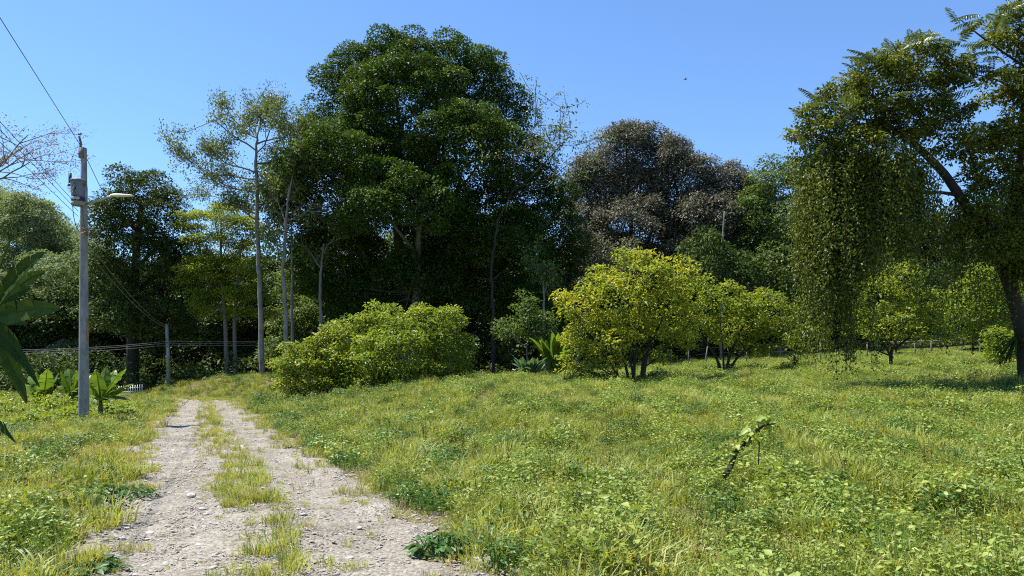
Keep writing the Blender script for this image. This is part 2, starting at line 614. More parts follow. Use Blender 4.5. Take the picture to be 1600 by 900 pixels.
def wander(a, b, n, amp):
    t = np.linspace(0, 1, n)[:, None]
    p = (1 - t) * a + t * b
    w = np.cumsum(rng.normal(0, amp, (n, 3)), 0)
    w -= w[0] * (1 - t) + w[-1] * t
    w[:, 2] *= .2
    return p + w


def tree(name, label, cat, Y, base, blobs, leafm, barkm, cr, nl, L, W, tr=.2, nlimb=9, top=None, stems=None, depth=1.0,
         group=None, fill=1.0, flat=.62, low=-.55, twig=.02, dY=0.0, shell=.55, droop=.2, sep=.72, bias=.55, maxtwig=220):
    """base: photo column of the trunk; blobs in photo pixels (x, y, rx, ry[, depth offset in m])"""
    g = G(base, Y)
    k = Y / FPX
    BB = []
    for b in blobs:
        c = P(b[0], b[1], Y)
        off = b[4] if len(b) > 4 else 0.0
        BB.append((c[0], Y + off + dY, c[2], b[2] * k, b[2] * k * depth, b[3] * k))
    root = thing(name, label, cat, g, group)
    C = clumps_from_blobs(BB, cr, fill, low, sep)
    C = C[C[:, 2] > terrain(C[:, 0], C[:, 1]) + .15] - g
    mb = MB()
    st = []
    if stems:
        for (pl, r) in stems:
            pts = np.array([P(x, y, Y + (o[0] if o else 0)) - g for x, y, *o in pl])
            if pl[0][1] >= 570:
                pts[0, 2] = float(terrain(pts[0, 0] + g[0], pts[0, 1] + g[1])) - g[2] - .1
            # refine
            t = np.linspace(0, len(pts) - 1, 4 * len(pts))
            pts = np.stack([np.interp(t, np.arange(len(pts)), pts[:, q]) for q in range(3)], 1)
            pts[1:-1] = (pts[:-2] + 2 * pts[1:-1] + pts[2:]) / 4
            rad = np.linspace(r, r * .35, len(pts))
            st.append((pts, rad))
    else:
        tp = (P(top[0], top[1], Y) - g) if top else np.array([0, 0, C[:, 2].max() * .8]) + [C[:, 0].mean(), 0, 0]
        pts = wander(np.array([0, 0, -.15]), tp, 9, .02 * tp[2])
        st.append((pts, np.linspace(tr, tr * .3, 9)))
    for pts, rad in st:
        rad = rad.copy()
        rad[0] *= 1.35
        mb.tube(pts, rad, 8)
    mb2 = MB()
    limbs_to(mb2, st, C, nlimb, tr, twig, maxtwig)
    obj('trunk', mb.mesh('trunk', barkm), root)
    obj('branches', mb2.mesh('branches', barkm), root)
    obj('crown', crown_mesh('crown', C, cr, nl, L, W, leafm, flat, shell, droop=droop, bias=bias), root)
    return root


def copy_tree(root, loc, rz, s, label=None, group=None):
    r = root.copy()
    COL.objects.link(r)
    r.location = [float(q) for q in loc]
    r.rotation_euler = (0, 0, rz)
    r.scale = s if isinstance(s, tuple) else (s, s, s)
    if label:
        r['label'] = label
    if group:
        r['group'] = group
    for ch in list(root.children):
        c = ch.copy()
        COL.objects.link(c)
        c.parent = r
    return r


# the huge round-crowned tree
tree('broadleaf_tree', 'huge dark green broadleaf tree with a domed crown, tallest in the middle', 'tree', 58, 640,
     [(545, 135, 48, 40), (742, 125, 48, 42), (785, 180, 40, 40), (570, 112, 50, 40), (625, 98, 60, 42), (455, 315, 38, 40), (880, 350, 30, 40), (690, 108, 58, 46), (742, 160, 48, 50), (525, 175, 46, 48), (800, 225, 42, 50), (495, 225, 40, 45), (775, 185, 38, 40),
      (465, 285, 42, 42), (838, 300, 42, 46), (640, 190, 95, 85, -2), (555, 280, 80, 70, -4), (725, 275, 85, 75, -4),
      (640, 350, 95, 70, -5), (470, 340, 40, 38), (540, 400, 62, 46), (855, 370, 38, 46), (780, 395, 75, 52, -2), (660, 440, 90, 50, 0), (500, 300, 45, 45, -3), (850, 440, 38, 42), (520, 440, 40, 40), (590, 470, 60, 40), (730, 480, 70, 42), (810, 470, 50, 42), (560, 500, 45, 35), (870, 420, 28, 40), (440, 270, 28, 32), (445, 330, 30, 34), (880, 320, 26, 32), (888, 395, 26, 38), (485, 400, 42, 40), (480, 450, 40, 36), (850, 490, 40, 30), (640, 510, 60, 30),
      (600, 260, 90, 80, 5), (720, 380, 90, 70, 6), (770, 330, 60, 50, 0), (800, 350, 50, 45, 4), (520, 350, 55, 45, 3)],
     M['leaf_big'], M['bark_grey'], .95, 480, .19, .12, tr=.55, nlimb=26, depth=1.0, maxtwig=320, twig=.035, droop=.1, sep=1.06, flat=.68, bias=.45, shell=.6, fill=1.8,
     stems=[([(640, 600), (632, 480), (622, 380), (618, 290), (628, 190)], .52), ([(655, 600), (668, 470), (690, 370), (720, 280)], .38),
            ([(700, 600), (715, 450), (700, 330), (690, 200)], .3), ([(630, 600), (600, 470), (560, 380), (535, 290)], .32),
            ([(648, 600, -1), (650, 470, -2), (655, 350, -3), (652, 230, -2)], .36)])

# the brown-leaved pair
tree('brown_tree', 'tall brownish-purple leaved tree rising behind the yellow-green tree, left of two', 'tree', 66, 985,
     [(985, 234, 44, 40), (935, 278, 42, 40), (908, 345, 38, 46), (1005, 300, 52, 50), (1050, 245, 24, 32), (955, 395, 65, 40), (1040, 380, 45, 50), (985, 300, 60, 60, 3), (985, 360, 75, 50, -1), (925, 300, 40, 40, 1)],
     M['leaf_brown'], M['bark_dark'], 1.0, 320, .22, .12, tr=.34, nlimb=16, depth=1.0, fill=1.6, flat=.8, shell=.25, twig=.03,
     stems=[([(985, 590), (985, 450), (987, 360), (980, 260)], .34), ([(985, 440), (950, 360), (935, 300)], .2), ([(986, 430), (1020, 360), (1035, 300)], .2)])
tree('brown_tree', 'brownish leaved tree between the purplish tree and the vine-hung tree', 'tree', 64, 1100,
     [(1052, 248, 26, 32), (1088, 280, 38, 38), (1140, 295, 42, 36), (1175, 310, 30, 30), (1190, 400, 34, 40), (1110, 335, 75, 48, 1), (1110, 350, 75, 48), (1175, 350, 38, 48), (1150, 400, 55, 38), (1070, 400, 50, 35)],
     M['leaf_brown'], M['bark_dark'], .9, 290, .22, .12, tr=.3, nlimb=15, depth=1.0, fill=1.6, flat=.8, shell=.25, twig=.03,
     stems=[([(1100, 590), (1100, 450), (1105, 360), (1110, 290)], .3), ([(1100, 440), (1065, 340), (1052, 270)], .18), ([(1102, 430), (1150, 360), (1165, 310)], .18)])
tree('grey_leaf_tree', 'pale grey-green leaved tree low in front of the purplish tree', 'tree', 60, 900,
     [(915, 400, 42, 40), (880, 400, 25, 30), (960, 420, 50, 38), (905, 440, 40, 30)],
     M['leaf_grey'], M['bark_grey'], .9, 110, .28, .13, tr=.2, nlimb=9, fill=.8, flat=.7, shell=.35)
tree('forest_tree', 'mid green tree with pale slim trunk below the brown crowns', 'tree', 57, 1128,
     [(1105, 395, 36, 34), (1130, 425, 45, 30), (1180, 430, 45, 34), (1090, 440, 40, 30), (1210, 450, 35, 30)],
     M['leaf_dark'], M['bark_pale'], .9, 150, .26, .14, tr=.14, nlimb=8, flat=.65,
     stems=[([(1128, 585), (1127, 450), (1128, 390), (1132, 330)], .14)])
tree('forest_tree', 'bright green rounded tree just left of the vine curtain', 'tree', 60, 1215,
     [(1222, 285, 42, 36), (1190, 335, 30, 40), (1235, 350, 45, 55), (1205, 400, 45, 45), (1250, 430, 45, 50), (1215, 470, 50, 40)],
     M['leaf_mid'], M['bark_grey'], 1.0, 260, .21, .12, tr=.3, nlimb=14, depth=1.1, flat=.6)

# left wood
tree('forest_tree', 'dark green full tree right behind the concrete transformer pole', 'tree', 62, 205,
     [(222, 305, 48, 38), (200, 350, 50, 50), (255, 350, 38, 50), (215, 410, 65, 52), (180, 440, 42, 50), (262, 430, 45, 55), (200, 500, 60, 45), (260, 510, 45, 40)],
     M['leaf_dark'], M['bark_dark'], 1.0, 300, .21, .125, tr=.42, nlimb=16, depth=1.2, twig=.03,
     stems=[([(207, 605), (207, 500), (212, 400), (222, 310)], .5)])
tree('feathery_tree', 'airy yellow-green feathery tree with flat sprays behind slender pale trunk', 'tree', 61, 352,
     [(345, 340, 46, 20), (305, 350, 26, 22), (378, 365, 34, 24), (345, 385, 50, 24), (320, 430, 46, 28), (375, 430, 40, 35), (350, 480, 50, 35), (400, 480, 30, 40)],
     M['leaf_feather'], M['bark_grey'], .9, 240, .2, .10, tr=.22, nlimb=14, fill=1.1, flat=.38, shell=.2, twig=.025,
     stems=[([(355, 605), (352, 500), (345, 420), (345, 350)], .2), ([(368, 605), (366, 500), (372, 430), (378, 370)], .18), ([(330, 450), (318, 420), (308, 370)], .12)])


# sparse trees drawn branch by branch
def grow(p, d, L, r, lvl, maxl, tubes, tips, spread=.7, up=.12, kids=(3, 5), shrink=.62):
    n = 6
    pts = [p]
    q = p.copy()
    d = d / np.linalg.norm(d)
    for i in range(n - 1):
        d = d + rng.normal(0, .13, 3) + [0, 0, up * .3]
        d /= np.linalg.norm(d)
        q = q + d * L / (n - 1)
        pts.append(q)
    pts = np.array(pts)
    tubes.append((pts, np.linspace(r, r * .45, n)))
    if lvl >= maxl:
        tips.append(pts[1:])
        return
    for i in range(rng.integers(kids[0], kids[1] + 1)):
        j = rng.integers(2, n)
        dd = d + rng.normal(0, spread, 3)
        dd[2] = dd[2] * .7 + up
        grow(pts[j], dd, L * shrink * rng.uniform(.75, 1.2), max(r * .5, .006), lvl + 1, maxl, tubes, tips, spread, up, kids, shrink)
    if lvl == maxl - 1:
        tips.append(pts[3:])


def sparse_tree(name, label, Y, base, trunk, limbs, barkm, leafm, lr, per_tip, L, W, maxl=2, spread=.7, group=None, spreadleaf=.25, tr=.15, rmin=.02, kids=(3, 5)):
    """limbs: (start px, start py, end px, end py, depth) in photo pixels"""
    g = G(base, Y)
    root = thing(name, label, 'tree', g, group)
    mb = MB()
    pts = np.array([P(x, y, Y) - g for x, y in trunk])
    pts[0, 2] = -.15
    t = np.linspace(0, len(pts) - 1, 5 * len(pts))
    pts = np.stack([np.interp(t, np.arange(len(pts)), pts[:, q]) for q in range(3)], 1)
    pts[1:-1] += rng.normal(0, .03, (len(pts) - 2, 3)) * [1, 1, 0]
    mb.tube(pts, np.linspace(tr, tr * .35, len(pts)), 8)
    tubes, tips = [], []
    for (x0, y0, x1, y1, dep) in limbs:
        s = P(x0, y0, Y) - g
        e = P(x1, y1, Y) - g + [0, dep, 0]
        grow(s, e - s, np.linalg.norm(e - s), lr, 0, maxl, tubes, tips, spread, .12, kids)
    mb2 = MB()
    for p_, r_ in tubes:
        mb2.tube(p_, np.maximum(r_, rmin), 4, cap=False)
    obj('trunk', mb.mesh('trunk', barkm), root)
    obj('branches', mb2.mesh('branches', barkm), root)
    T = np.concatenate(tips)
    idx = rng.integers(0, len(T), int(len(T) * per_tip))
    p = T[idx] + rng.normal(0, spreadleaf, (len(idx), 3))
    n = len(p)
    D = norm(rng.normal(0, 1, (n, 3)) + [0, 0, -.4])
    Nn = norm(rng.normal(0, .6, (n, 3)) + [0, 0, .8])
    s = rng.uniform(.6, 1.3, n)
    V, F = leaf_arrays(p, D, Nn, L * s, W * s)
    obj('crown', build_mesh('crown', V, F, leafm, np.repeat(rng.uniform(0, 1, n), 2)), root)
    return root


sparse_tree('slender_tree', 'tall slender pale-trunked tree with sparse airy crown left of the domed tree', 54, 409,
            [(409, 605), (406, 480), (402, 350), (400, 260), (401, 210)],
            [(401, 215, 355, 190, 1), (401, 215, 418, 180, -1), (401, 225, 445, 195, 1), (400, 240, 445, 230, -2), (400, 255, 440, 250, 2),
             (400, 270, 350, 255, -1), (400, 280, 335, 268, 1), (401, 290, 345, 295, 2), (401, 300, 325, 298, -1), (402, 320, 445, 305, 1),
             (404, 345, 360, 325, -1), (401, 215, 388, 175, 2), (404, 335, 330, 310, 2), (400, 235, 350, 205, -2)],
            M['bark_pale'], M['leaf_sparse'], .07, 13, .18, .085, maxl=2, tr=.2, rmin=.016)
sparse_tree('slender_tree', 'curved slender pale trunk rising just left of the lime bush, second from the airy tree', 52, 448,
            [(448, 602), (447, 500), (442, 420), (447, 345), (452, 290)],
            [(447, 350, 430, 300, 1), (450, 310, 470, 260, -1), (447, 345, 480, 330, 2), (443, 400, 420, 370, 0)],
            M['bark_pale'], M['leaf_sparse'], .06, 6, .26, .12, maxl=2, tr=.17, rmin=.015)
sparse_tree('slender_tree', 'thin dark straight trunk close right of the curved pale trunk', 55, 458,
            [(460, 602), (456, 500), (456, 420), (455, 340)], [(455, 345, 470, 290, 1), (456, 370, 430, 330, 1)],
            M['bark_grey'], M['leaf_sparse'], .05, 6, .26, .12, maxl=2, tr=.13, rmin=.015)
sparse_tree('bare_tree', 'nearly leafless tree with pinkish sprays at the left edge above the hill', 48, -45,
            [(-60, 590), (-55, 450), (-45, 340), (-30, 285)],
            [(-30, 285, 12, 240, 0), (-30, 285, 40, 262, 1), (-32, 290, 48, 240, -1), (-35, 300, 0, 205, 1), (-32, 280, 15, 200, 2), (-45, 330, -70, 220, 1)],
            M['bark_grey'], M['leaf_pink'], .07, 5.0, .12, .075, maxl=3, spread=.6, tr=.3, rmin=.009, spreadleaf=.28, kids=(2, 3))
sparse_tree('pale_branch_tree', 'leaning pale-branched sparse tree on the right flank of the domed tree', 51, 772,
            [(772, 580), (770, 500), (768, 420), (778, 345), (800, 300)],
            [(800, 300, 850, 225, 0), (800, 300, 885, 245, -1), (805, 295, 835, 190, 0), (795, 310, 870, 275, 1)],
            M['bark_dark'], M['leaf_sparse'], .05, 5, .2, .1, maxl=2, tr=.12, rmin=.014)
sparse_tree('slender_tree', 'slim grey trunk standing behind the broad-leaved clump by the yellow-green tree', 50, 851,
            [(851, 580), (850, 520), (851, 470), (848, 430)], [(850, 460, 860, 430, 0), (849, 440, 835, 410, 1)],
            M['bark_grey'], M['leaf_mid'], .05, 4, .24, .13, maxl=2, tr=.12, rmin=.014)
sparse_tree('slender_tree', 'dark slender trunk above the left shoulder of the lime bush', 53, 502,
            [(502, 600), (501, 500), (500, 440), (506, 380)], [(502, 420, 480, 380, 1), (504, 395, 525, 360, 1)],
            M['bark_grey'], M['leaf_mid'], .06, 4, .26, .14, maxl=2, tr=.16, rmin=.015)

# lime and yellow-green bushes in the field
tree('lime_bush', 'large rounded lime green bush at the far side of the road', 'bush', 38, 640,
     [(600, 510, 42, 36), (635, 535, 60, 48), (690, 525, 42, 38), (575, 560, 48, 40), (700, 560, 38, 38), (640, 575, 70, 30), (545, 530, 28, 30), (625, 560, 60, 40, -1.2), (588, 476, 12, 12), (655, 490, 10, 14), (735, 548, 10, 14), (700, 492, 14, 10), (560, 512, 10, 12), (690, 588, 35, 20), (590, 595, 45, 16), (650, 597, 60, 16, -.6)],
     M['leaf_lime'], M['bark_dark'], .48, 120, .16, .09, tr=.06, nlimb=14, sep=.9, low=-.8, depth=1.1, twig=.012, shell=.35,
     stems=[([(630, 606), (620, 560), (600, 510)], .06), ([(650, 606), (660, 560), (690, 520)], .06), ([(610, 606), (580, 570), (560, 540)], .05), ([(660, 606), (690, 580), (715, 560)], .05)])
tree('lime_bush', 'lower darker green bush joined to the left of the large lime bush', 'bush', 39, 480,
     [(470, 565, 38, 32), (520, 570, 34, 36), (500, 555, 25, 30), (455, 592, 25, 20), (525, 520, 18, 22), (490, 600, 42, 16), (530, 600, 35, 18)],
     M['leaf_citrus'], M['bark_dark'], .5, 150, .16, .10, tr=.05, nlimb=8, low=-.8, twig=.012, shell=.35)
tree('yellow_tree', 'yellow-green multi-stemmed small tree, largest of those in the field', 'tree', 30, 985,
     [(1000, 430, 48, 30), (950, 455, 48, 36), (1045, 440, 42, 34), (905, 485, 36, 32), (975, 480, 60, 42), (1040, 485, 50, 40), (910, 525, 32, 32), (955, 530, 45, 30), (968, 404, 8, 12), (1066, 412, 12, 12), (1012, 408, 10, 12), (1030, 414, 10, 10), (880, 472, 10, 16), (940, 422, 10, 12), (1088, 440, 10, 14), (900, 565, 24, 30), (905, 592, 18, 14), (930, 575, 20, 24), (955, 575, 18, 18), (1035, 560, 22, 22), (1060, 540, 22, 20), (1035, 520, 40, 22), (1085, 500, 24, 24)],
     M['leaf_yellow'], M['bark_dark'], .36, 62, .15, .08, tr=.07, nlimb=24, fill=.75, sep=.95, low=-.75, twig=.009, shell=.25, maxtwig=260,
     stems=[([(985, 606), (975, 560), (950, 500), (940, 460)], .06), ([(990, 606), (992, 550), (1000, 480), (1005, 430)], .065), ([(1000, 606), (1005, 560), (1030, 510), (1050, 460)], .06),
            ([(975, 606), (955, 570), (925, 530), (905, 500)], .05), ([(1003, 606), (1008, 570), (1015, 530)], .09), ([(970, 606), (960, 560), (965, 500)], .04), ([(992, 606), (985, 560), (978, 520), (985, 480)], .05)])
tree('citrus_tree', 'spreading green small tree with dark low-forking stems right of the yellow-green tree', 'tree', 36, 1130,
     [(1080, 470, 36, 30), (1125, 475, 42, 34), (1185, 480, 42, 30), (1215, 505, 32, 36), (1150, 515, 55, 36), (1090, 510, 40, 30), (1195, 535, 34, 26), (1150, 450, 8, 12), (1212, 466, 12, 10), (1100, 445, 10, 12), (1240, 495, 10, 14)],
     M['leaf_citrus'], M['bark_dark'], .40, 75, .16, .085, tr=.09, nlimb=18, fill=.8, sep=.95, low=-.7, twig=.01, shell=.3,
     stems=[([(1130, 584), (1120, 560), (1095, 520), (1085, 480)], .08), ([(1133, 584), (1140, 555), (1160, 510), (1180, 490)], .08), ([(1136, 584), (1150, 560), (1190, 530), (1210, 510)], .07), ([(1131, 584), (1130, 550), (1125, 500)], .06)])
tree('umbrella_shrub', 'small flat-topped shrub on thin dark stem beside a white fence post', 'bush', 37, 1240,
     [(1268, 522, 20, 8), (1245, 530, 16, 10), (1255, 540, 18, 8)],
     M['leaf_lime'], M['bark_dark'], .3, 80, .13, .07, tr=.05, nlimb=5, fill=1.2, twig=.01,
     stems=[([(1240, 584), (1241, 560), (1248, 540), (1260, 528)], .08)])
tree('citrus_tree', 'yellow-green small tree behind the hanging vines, on crooked dark trunk', 'tree', 34, 1392,
     [(1400, 440, 40, 28), (1365, 470, 36, 32), (1430, 470, 42, 32), (1475, 490, 30, 32), (1395, 505, 55, 34), (1450, 520, 45, 28), (1350, 510, 24, 28), (1480, 530, 22, 20), (1420, 422, 10, 14), (1375, 440, 10, 12), (1495, 470, 10, 14), (1345, 478, 8, 12)],
     M['leaf_citrus'], M['bark_dark'], .38, 66, .15, .08, tr=.08, nlimb=18, fill=.75, sep=.95, low=-.75, twig=.009, shell=.3,
     stems=[([(1392, 574), (1392, 550), (1405, 520), (1425, 490)], .09), ([(1394, 560), (1380, 535), (1370, 490)], .06), ([(1398, 545), (1430, 520), (1460, 500)], .05)])
tree('forest_tree', 'light green tree seen between leaning trunk and citrus tree at the right', 'tree', 48, 1545,
     [(1545, 450, 45, 32), (1520, 490, 40, 36), (1575, 480, 45, 40), (1555, 520, 45, 25), (1620, 470, 40, 40)],
     M['leaf_lime'], M['bark_grey'], .7, 130, .2, .11, tr=.14, nlimb=9, flat=.7)
tree('forest_tree', 'dull green tree low behind the citrus tree and vine strands', 'tree', 58, 1330,
     [(1320, 460, 50, 45), (1400, 440, 55, 40), (1460, 450, 45, 38), (1350, 520, 50, 35), (1480, 500, 40, 40), (1290, 510, 35, 40)],
     M['leaf_dark'], M['bark_dark'], 1.0, 170, .28, .15, tr=.2, nlimb=12, flat=.65)
tree('forest_tree', 'small pale green tree in the dark gap right of the domed tree', 'tree', 44, 820,
     [(818, 475, 18, 20), (835, 500, 26, 16), (800, 520, 22, 24), (845, 530, 24, 20)],
     M['leaf_mid'], M['bark_grey'], .5, 90, .17, .09, tr=.08, nlimb=6)
tree('palm_shrub', 'soft bright green bush beside the leaning trunk at right edge', 'bush', 30, 1560,
     [(1560, 535, 24, 20), (1585, 540, 24, 22), (1570, 550, 26, 14)],
     M['leaf_lime'], M['bark_dark'], .35, 90, .16, .06, tr=.05, nlimb=5, low=-.8)

# wooded hill at the left
hl = 'pale olive canopy tree on the wooded hill at the left'
hg = 'canopy trees on the left hill'
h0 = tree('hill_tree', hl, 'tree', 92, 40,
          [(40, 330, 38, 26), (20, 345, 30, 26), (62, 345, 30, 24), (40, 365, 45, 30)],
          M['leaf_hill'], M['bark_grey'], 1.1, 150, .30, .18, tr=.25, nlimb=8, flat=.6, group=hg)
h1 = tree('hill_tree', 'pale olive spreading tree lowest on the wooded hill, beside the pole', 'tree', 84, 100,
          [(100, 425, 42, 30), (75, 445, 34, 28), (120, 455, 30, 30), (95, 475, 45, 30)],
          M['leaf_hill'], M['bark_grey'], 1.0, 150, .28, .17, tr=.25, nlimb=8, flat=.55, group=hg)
hw = {0: 'at the left frame edge on the crest', 1: 'on the crest, first right of the frame edge', 2: 'on the crest, halfway to the pole', 3: 'on the descending crest left of the transformer',
      4: 'low on the crest, touching the pole', 5: 'just right of the pole on the hill foot', 6: 'below the crest at the left frame edge', 7: 'in the middle of the slope',
      8: 'on the slope against the pole', 9: 'lower slope at the left frame edge', 10: 'lower slope above the banana leaf tips', 11: 'just outside the left frame edge on the slope',
      12: 'at the foot of the slope right of the pole', 13: 'low outside the left frame edge', 14: 'farthest back on the crest', 15: 'smallest at the left edge near the ground',
      16: 'small, above the young banana clump', 17: 'small, at the pole below mid-height'}
for q_, (px, py, Y, s) in enumerate([(-20, 300, 100, 1.1), (10, 305, 106, 1.0), (50, 315, 104, 1.0), (85, 350, 98, .9), (120, 375, 96, .85), (150, 385, 92, .8), (15, 380, 90, 1.0),
                       (70, 395, 88, .9), (120, 420, 90, .9), (10, 430, 82, .9), (40, 470, 78, .8), (-40, 360, 95, 1.1), (150, 440, 88, .9), (-30, 440, 85, 1.0), (75, 345, 104, .85), (0, 510, 74, .6), (60, 530, 72, .6), (110, 530, 71, .55)]):
    src = h0 if rng.random() < .5 else h1
    c = P(px, py, Y)
    hgt = (CAMZ + (HORIZ - (305 if src is h0 else 395)) / FPX * (92 if src is h0 else 84)) - src.location.z
    copy_tree(src, (c[0], Y, c[2] - hgt * s), rng.uniform(0, 6.28), s, 'pale olive hill tree ' + hw[q_], hg)
h0['label'] = 'pale olive hill tree with the broadest crown, centre of the slope'

def hill_canopy():
    n = 520
    px = rng.uniform(-160, 175, n)
    sky_y = 282 + np.maximum(px, 0) * .52
    py = sky_y + (535 - sky_y) * rng.random(n)
    Yv = 78 + (535 - py) / 255 * 36
    C = np.stack([(px - 800) / FPX * Yv, Yv, CAMZ + (HORIZ - py) / FPX * Yv], -1)
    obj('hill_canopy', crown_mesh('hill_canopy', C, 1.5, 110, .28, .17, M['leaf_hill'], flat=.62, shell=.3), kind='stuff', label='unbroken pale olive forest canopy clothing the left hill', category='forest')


hill_canopy()

# the wood behind everything
fl = 'shaded forest tree filling the wood behind the field'
fg = 'forest trees filling the wood'
f0 = tree('forest_tree', fl, 'tree', 76, 330, [(330, 450, 60, 45), (300, 490, 45, 45), (360, 490, 45, 45), (330, 540, 60, 40)], M['leaf_dark'], M['bark_dark'], 1.2, 150, .34, .2, tr=.25, nlimb=8, group=fg)
f1 = tree('forest_tree', fl, 'tree', 76, 560, [(560, 470, 50, 45), (530, 510, 45, 40), (590, 500, 45, 40), (560, 550, 60, 35)], M['leaf_mid'], M['bark_dark'], 1.2, 150, .34, .2, tr=.25, nlimb=8, group=fg)
f0['label'] = 'shaded forest tree behind the far end of the gravel track'
f1['label'] = 'shaded forest tree behind the left half of the lime bush'
for (px, Y, s, w_) in [(20, 72, .75, 'low behind the left-edge banana leaves'), (70, 75, .75, 'at the hill foot, left of the pole'), (130, 74, .9, 'behind the lower half of the concrete pole'),
        (180, 80, 1.0, 'between concrete pole and the thick dark trunk'), (250, 78, 1.05, 'directly behind the far slim pole'), (300, 82, 1.1, 'just right of the far slim pole'), (400, 80, 1.1, 'right behind the tall slender pale trunk'),
        (440, 76, 1.0, 'behind the curved pale trunk'), (480, 82, 1.15, 'between the thin dark trunk and the lime bush'), (520, 74, 1.1, 'above the left shoulder of the lime bush'), (620, 78, 1.1, 'behind the top of the lime bush'),
        (680, 76, 1.1, 'behind the right half of the lime bush'), (740, 80, 1.1, 'in deep shade right of the lime bush'), (790, 74, .9, 'right of the leaning pale-branched trunk'), (840, 78, 1.0, 'behind the blue-green broad-leaved plant'),
        (890, 74, 1.05, 'behind the left flank of the yellow-green tree'), (940, 76, 1.0, 'under the left brown crown'), (1010, 74, 1.0, 'behind the top of the yellow-green tree'), (1060, 76, 1.05, 'under the gap between both brown crowns'),
        (1110, 72, .95, 'beneath the right brown crown'), (1170, 74, 1.0, 'behind the spreading green citrus tree'), (1230, 72, 1.0, 'behind the small flat-topped shrub'), (1290, 70, 1.0, 'behind the left edge of the vine curtain'),
        (1350, 72, 1.0, 'behind the middle of the vine curtain'), (1420, 70, .9, 'behind the yellow-green tree under the vines'), (1480, 70, .9, 'left of the leaning trunk, far back'), (1540, 66, .85, 'behind the light green tree at right'),
        (1600, 64, .9, 'behind the leaning trunk at right edge'), (1660, 62, .9, 'just outside the right frame edge'), (-60, 70, .9, 'just outside the left frame edge'), (380, 74, .8, 'left of the tall slender pale trunk'), (460, 68, .7, 'small, behind the thin dark straight trunk')]:
    q = G(px, Y)
    copy_tree(f0 if rng.random() < .6 else f1, q, rng.uniform(0, 6.28), s, 'shaded forest tree ' + w_, fg)

# undergrowth below the wood: one dark leafy mass along its edge
def undergrowth():
    n = 520
    x = rng.uniform(-52, 52, n)
    y = 58 + rng.uniform(0, 14, n) + .0 * x
    px = 800 + x / y * FPX
    h = rng.uniform(.2, 3.2, n)
    keep = ~((px > 255) & (px < 420) & (h > 1.8))
    x, y, h = x[keep], y[keep], h[keep]
    C = np.stack([x, y, terrain(x, y) + h], -1)
    me = crown_mesh('undergrowth', C, .95, 90, .30, .16, M['leaf_dark'], flat=.8, shell=.2)
    n = 900
    x = rng.uniform(-85, 85, n)
    y = rng.uniform(78, 96, n)
    C2 = np.stack([x, y, terrain(x, y) + rng.uniform(0, 6.5, n)], -1)
    x = rng.uniform(-85, 85, 900)
    y = rng.uniform(70, 92, 900)
    C2 = np.concatenate([C2, np.stack([x, y, terrain(x, y) + rng.uniform(0, 2.2, 900)], -1)])
    me2 = crown_mesh('thicket', C2, 1.7, 60, .6, .36, M['leaf_dark'], flat=.9, shell=.1)
    obj('thicket', me2, kind='stuff', label='dense dark thicket deep inside the wood', category='thicket')
    obj('undergrowth', me, kind='stuff', label='dark leafy undergrowth along the foot of the wood', category='undergrowth')


undergrowth()


def mounds(name, label, spots, leafm, cr, nl, L, W):
    C = []
    for (px, Y, wpx, dep, h, n) in spots:
        X0 = (px - 800) / FPX * Y
        x = X0 + rng.normal(0, wpx * Y / FPX / 2, n)
        y = Y + rng.normal(0, dep, n)
        k = np.abs(road_d(x, y)) > 2.3
        x, y = x[k], y[k]
        C.append(np.stack([x, y, terrain(x, y) + h * rng.random(len(x))], -1))
    obj(name, crown_mesh(name, np.concatenate(C), cr, nl, L, W, leafm, flat=.7, shell=.2), kind='stuff', label=label, category='weeds')


mounds('creeper_mounds', 'tangled leafy creepers heaped on the left verge round the pole', [(60, 30, 90, 2.5, .5, 60), (100, 25, 60, 2, .35, 40), (20, 22, 60, 2, .3, 30), (165, 30, 50, 2, .35, 30), (-40, 24, 80, 3, .6, 40), (40, 40, 160, 3, .7, 50)], M['leaf_lime'], .32, 60, .12, .075)
mounds('verge_weeds', 'bushy weeds standing on the bank right of the track', [(405, 40, 50, 2.5, .6, 45), (450, 36, 60, 2, .4, 40), (520, 33, 80, 2, .3, 35), (600, 34, 120, 1.5, .3, 40), (470, 27, 50, 2, .25, 25), (760, 42, 60, 1, .4, 20), (240, 52, 60, 2, .3, 20), (390, 54, 60, 2, .4, 20)], M['leaf_mid'], .3, 60, .11, .06)
mounds('stem_weeds', 'dark weeds crowding the feet of the field trees', [(985, 30, 60, .6, .4, 22), (915, 30, 40, .5, .6, 22), (1045, 32, 40, .8, .3, 14), (1130, 36, 50, .7, .3, 16), (1240, 37, 12, .3, .7, 8), (1392, 34, 70, .8, .25, 16), (1520, 25, 110, .8, .25, 24), (1075, 33, 20, .4, .5, 6)], M['leaf_dark'], .24, 60, .10, .05)

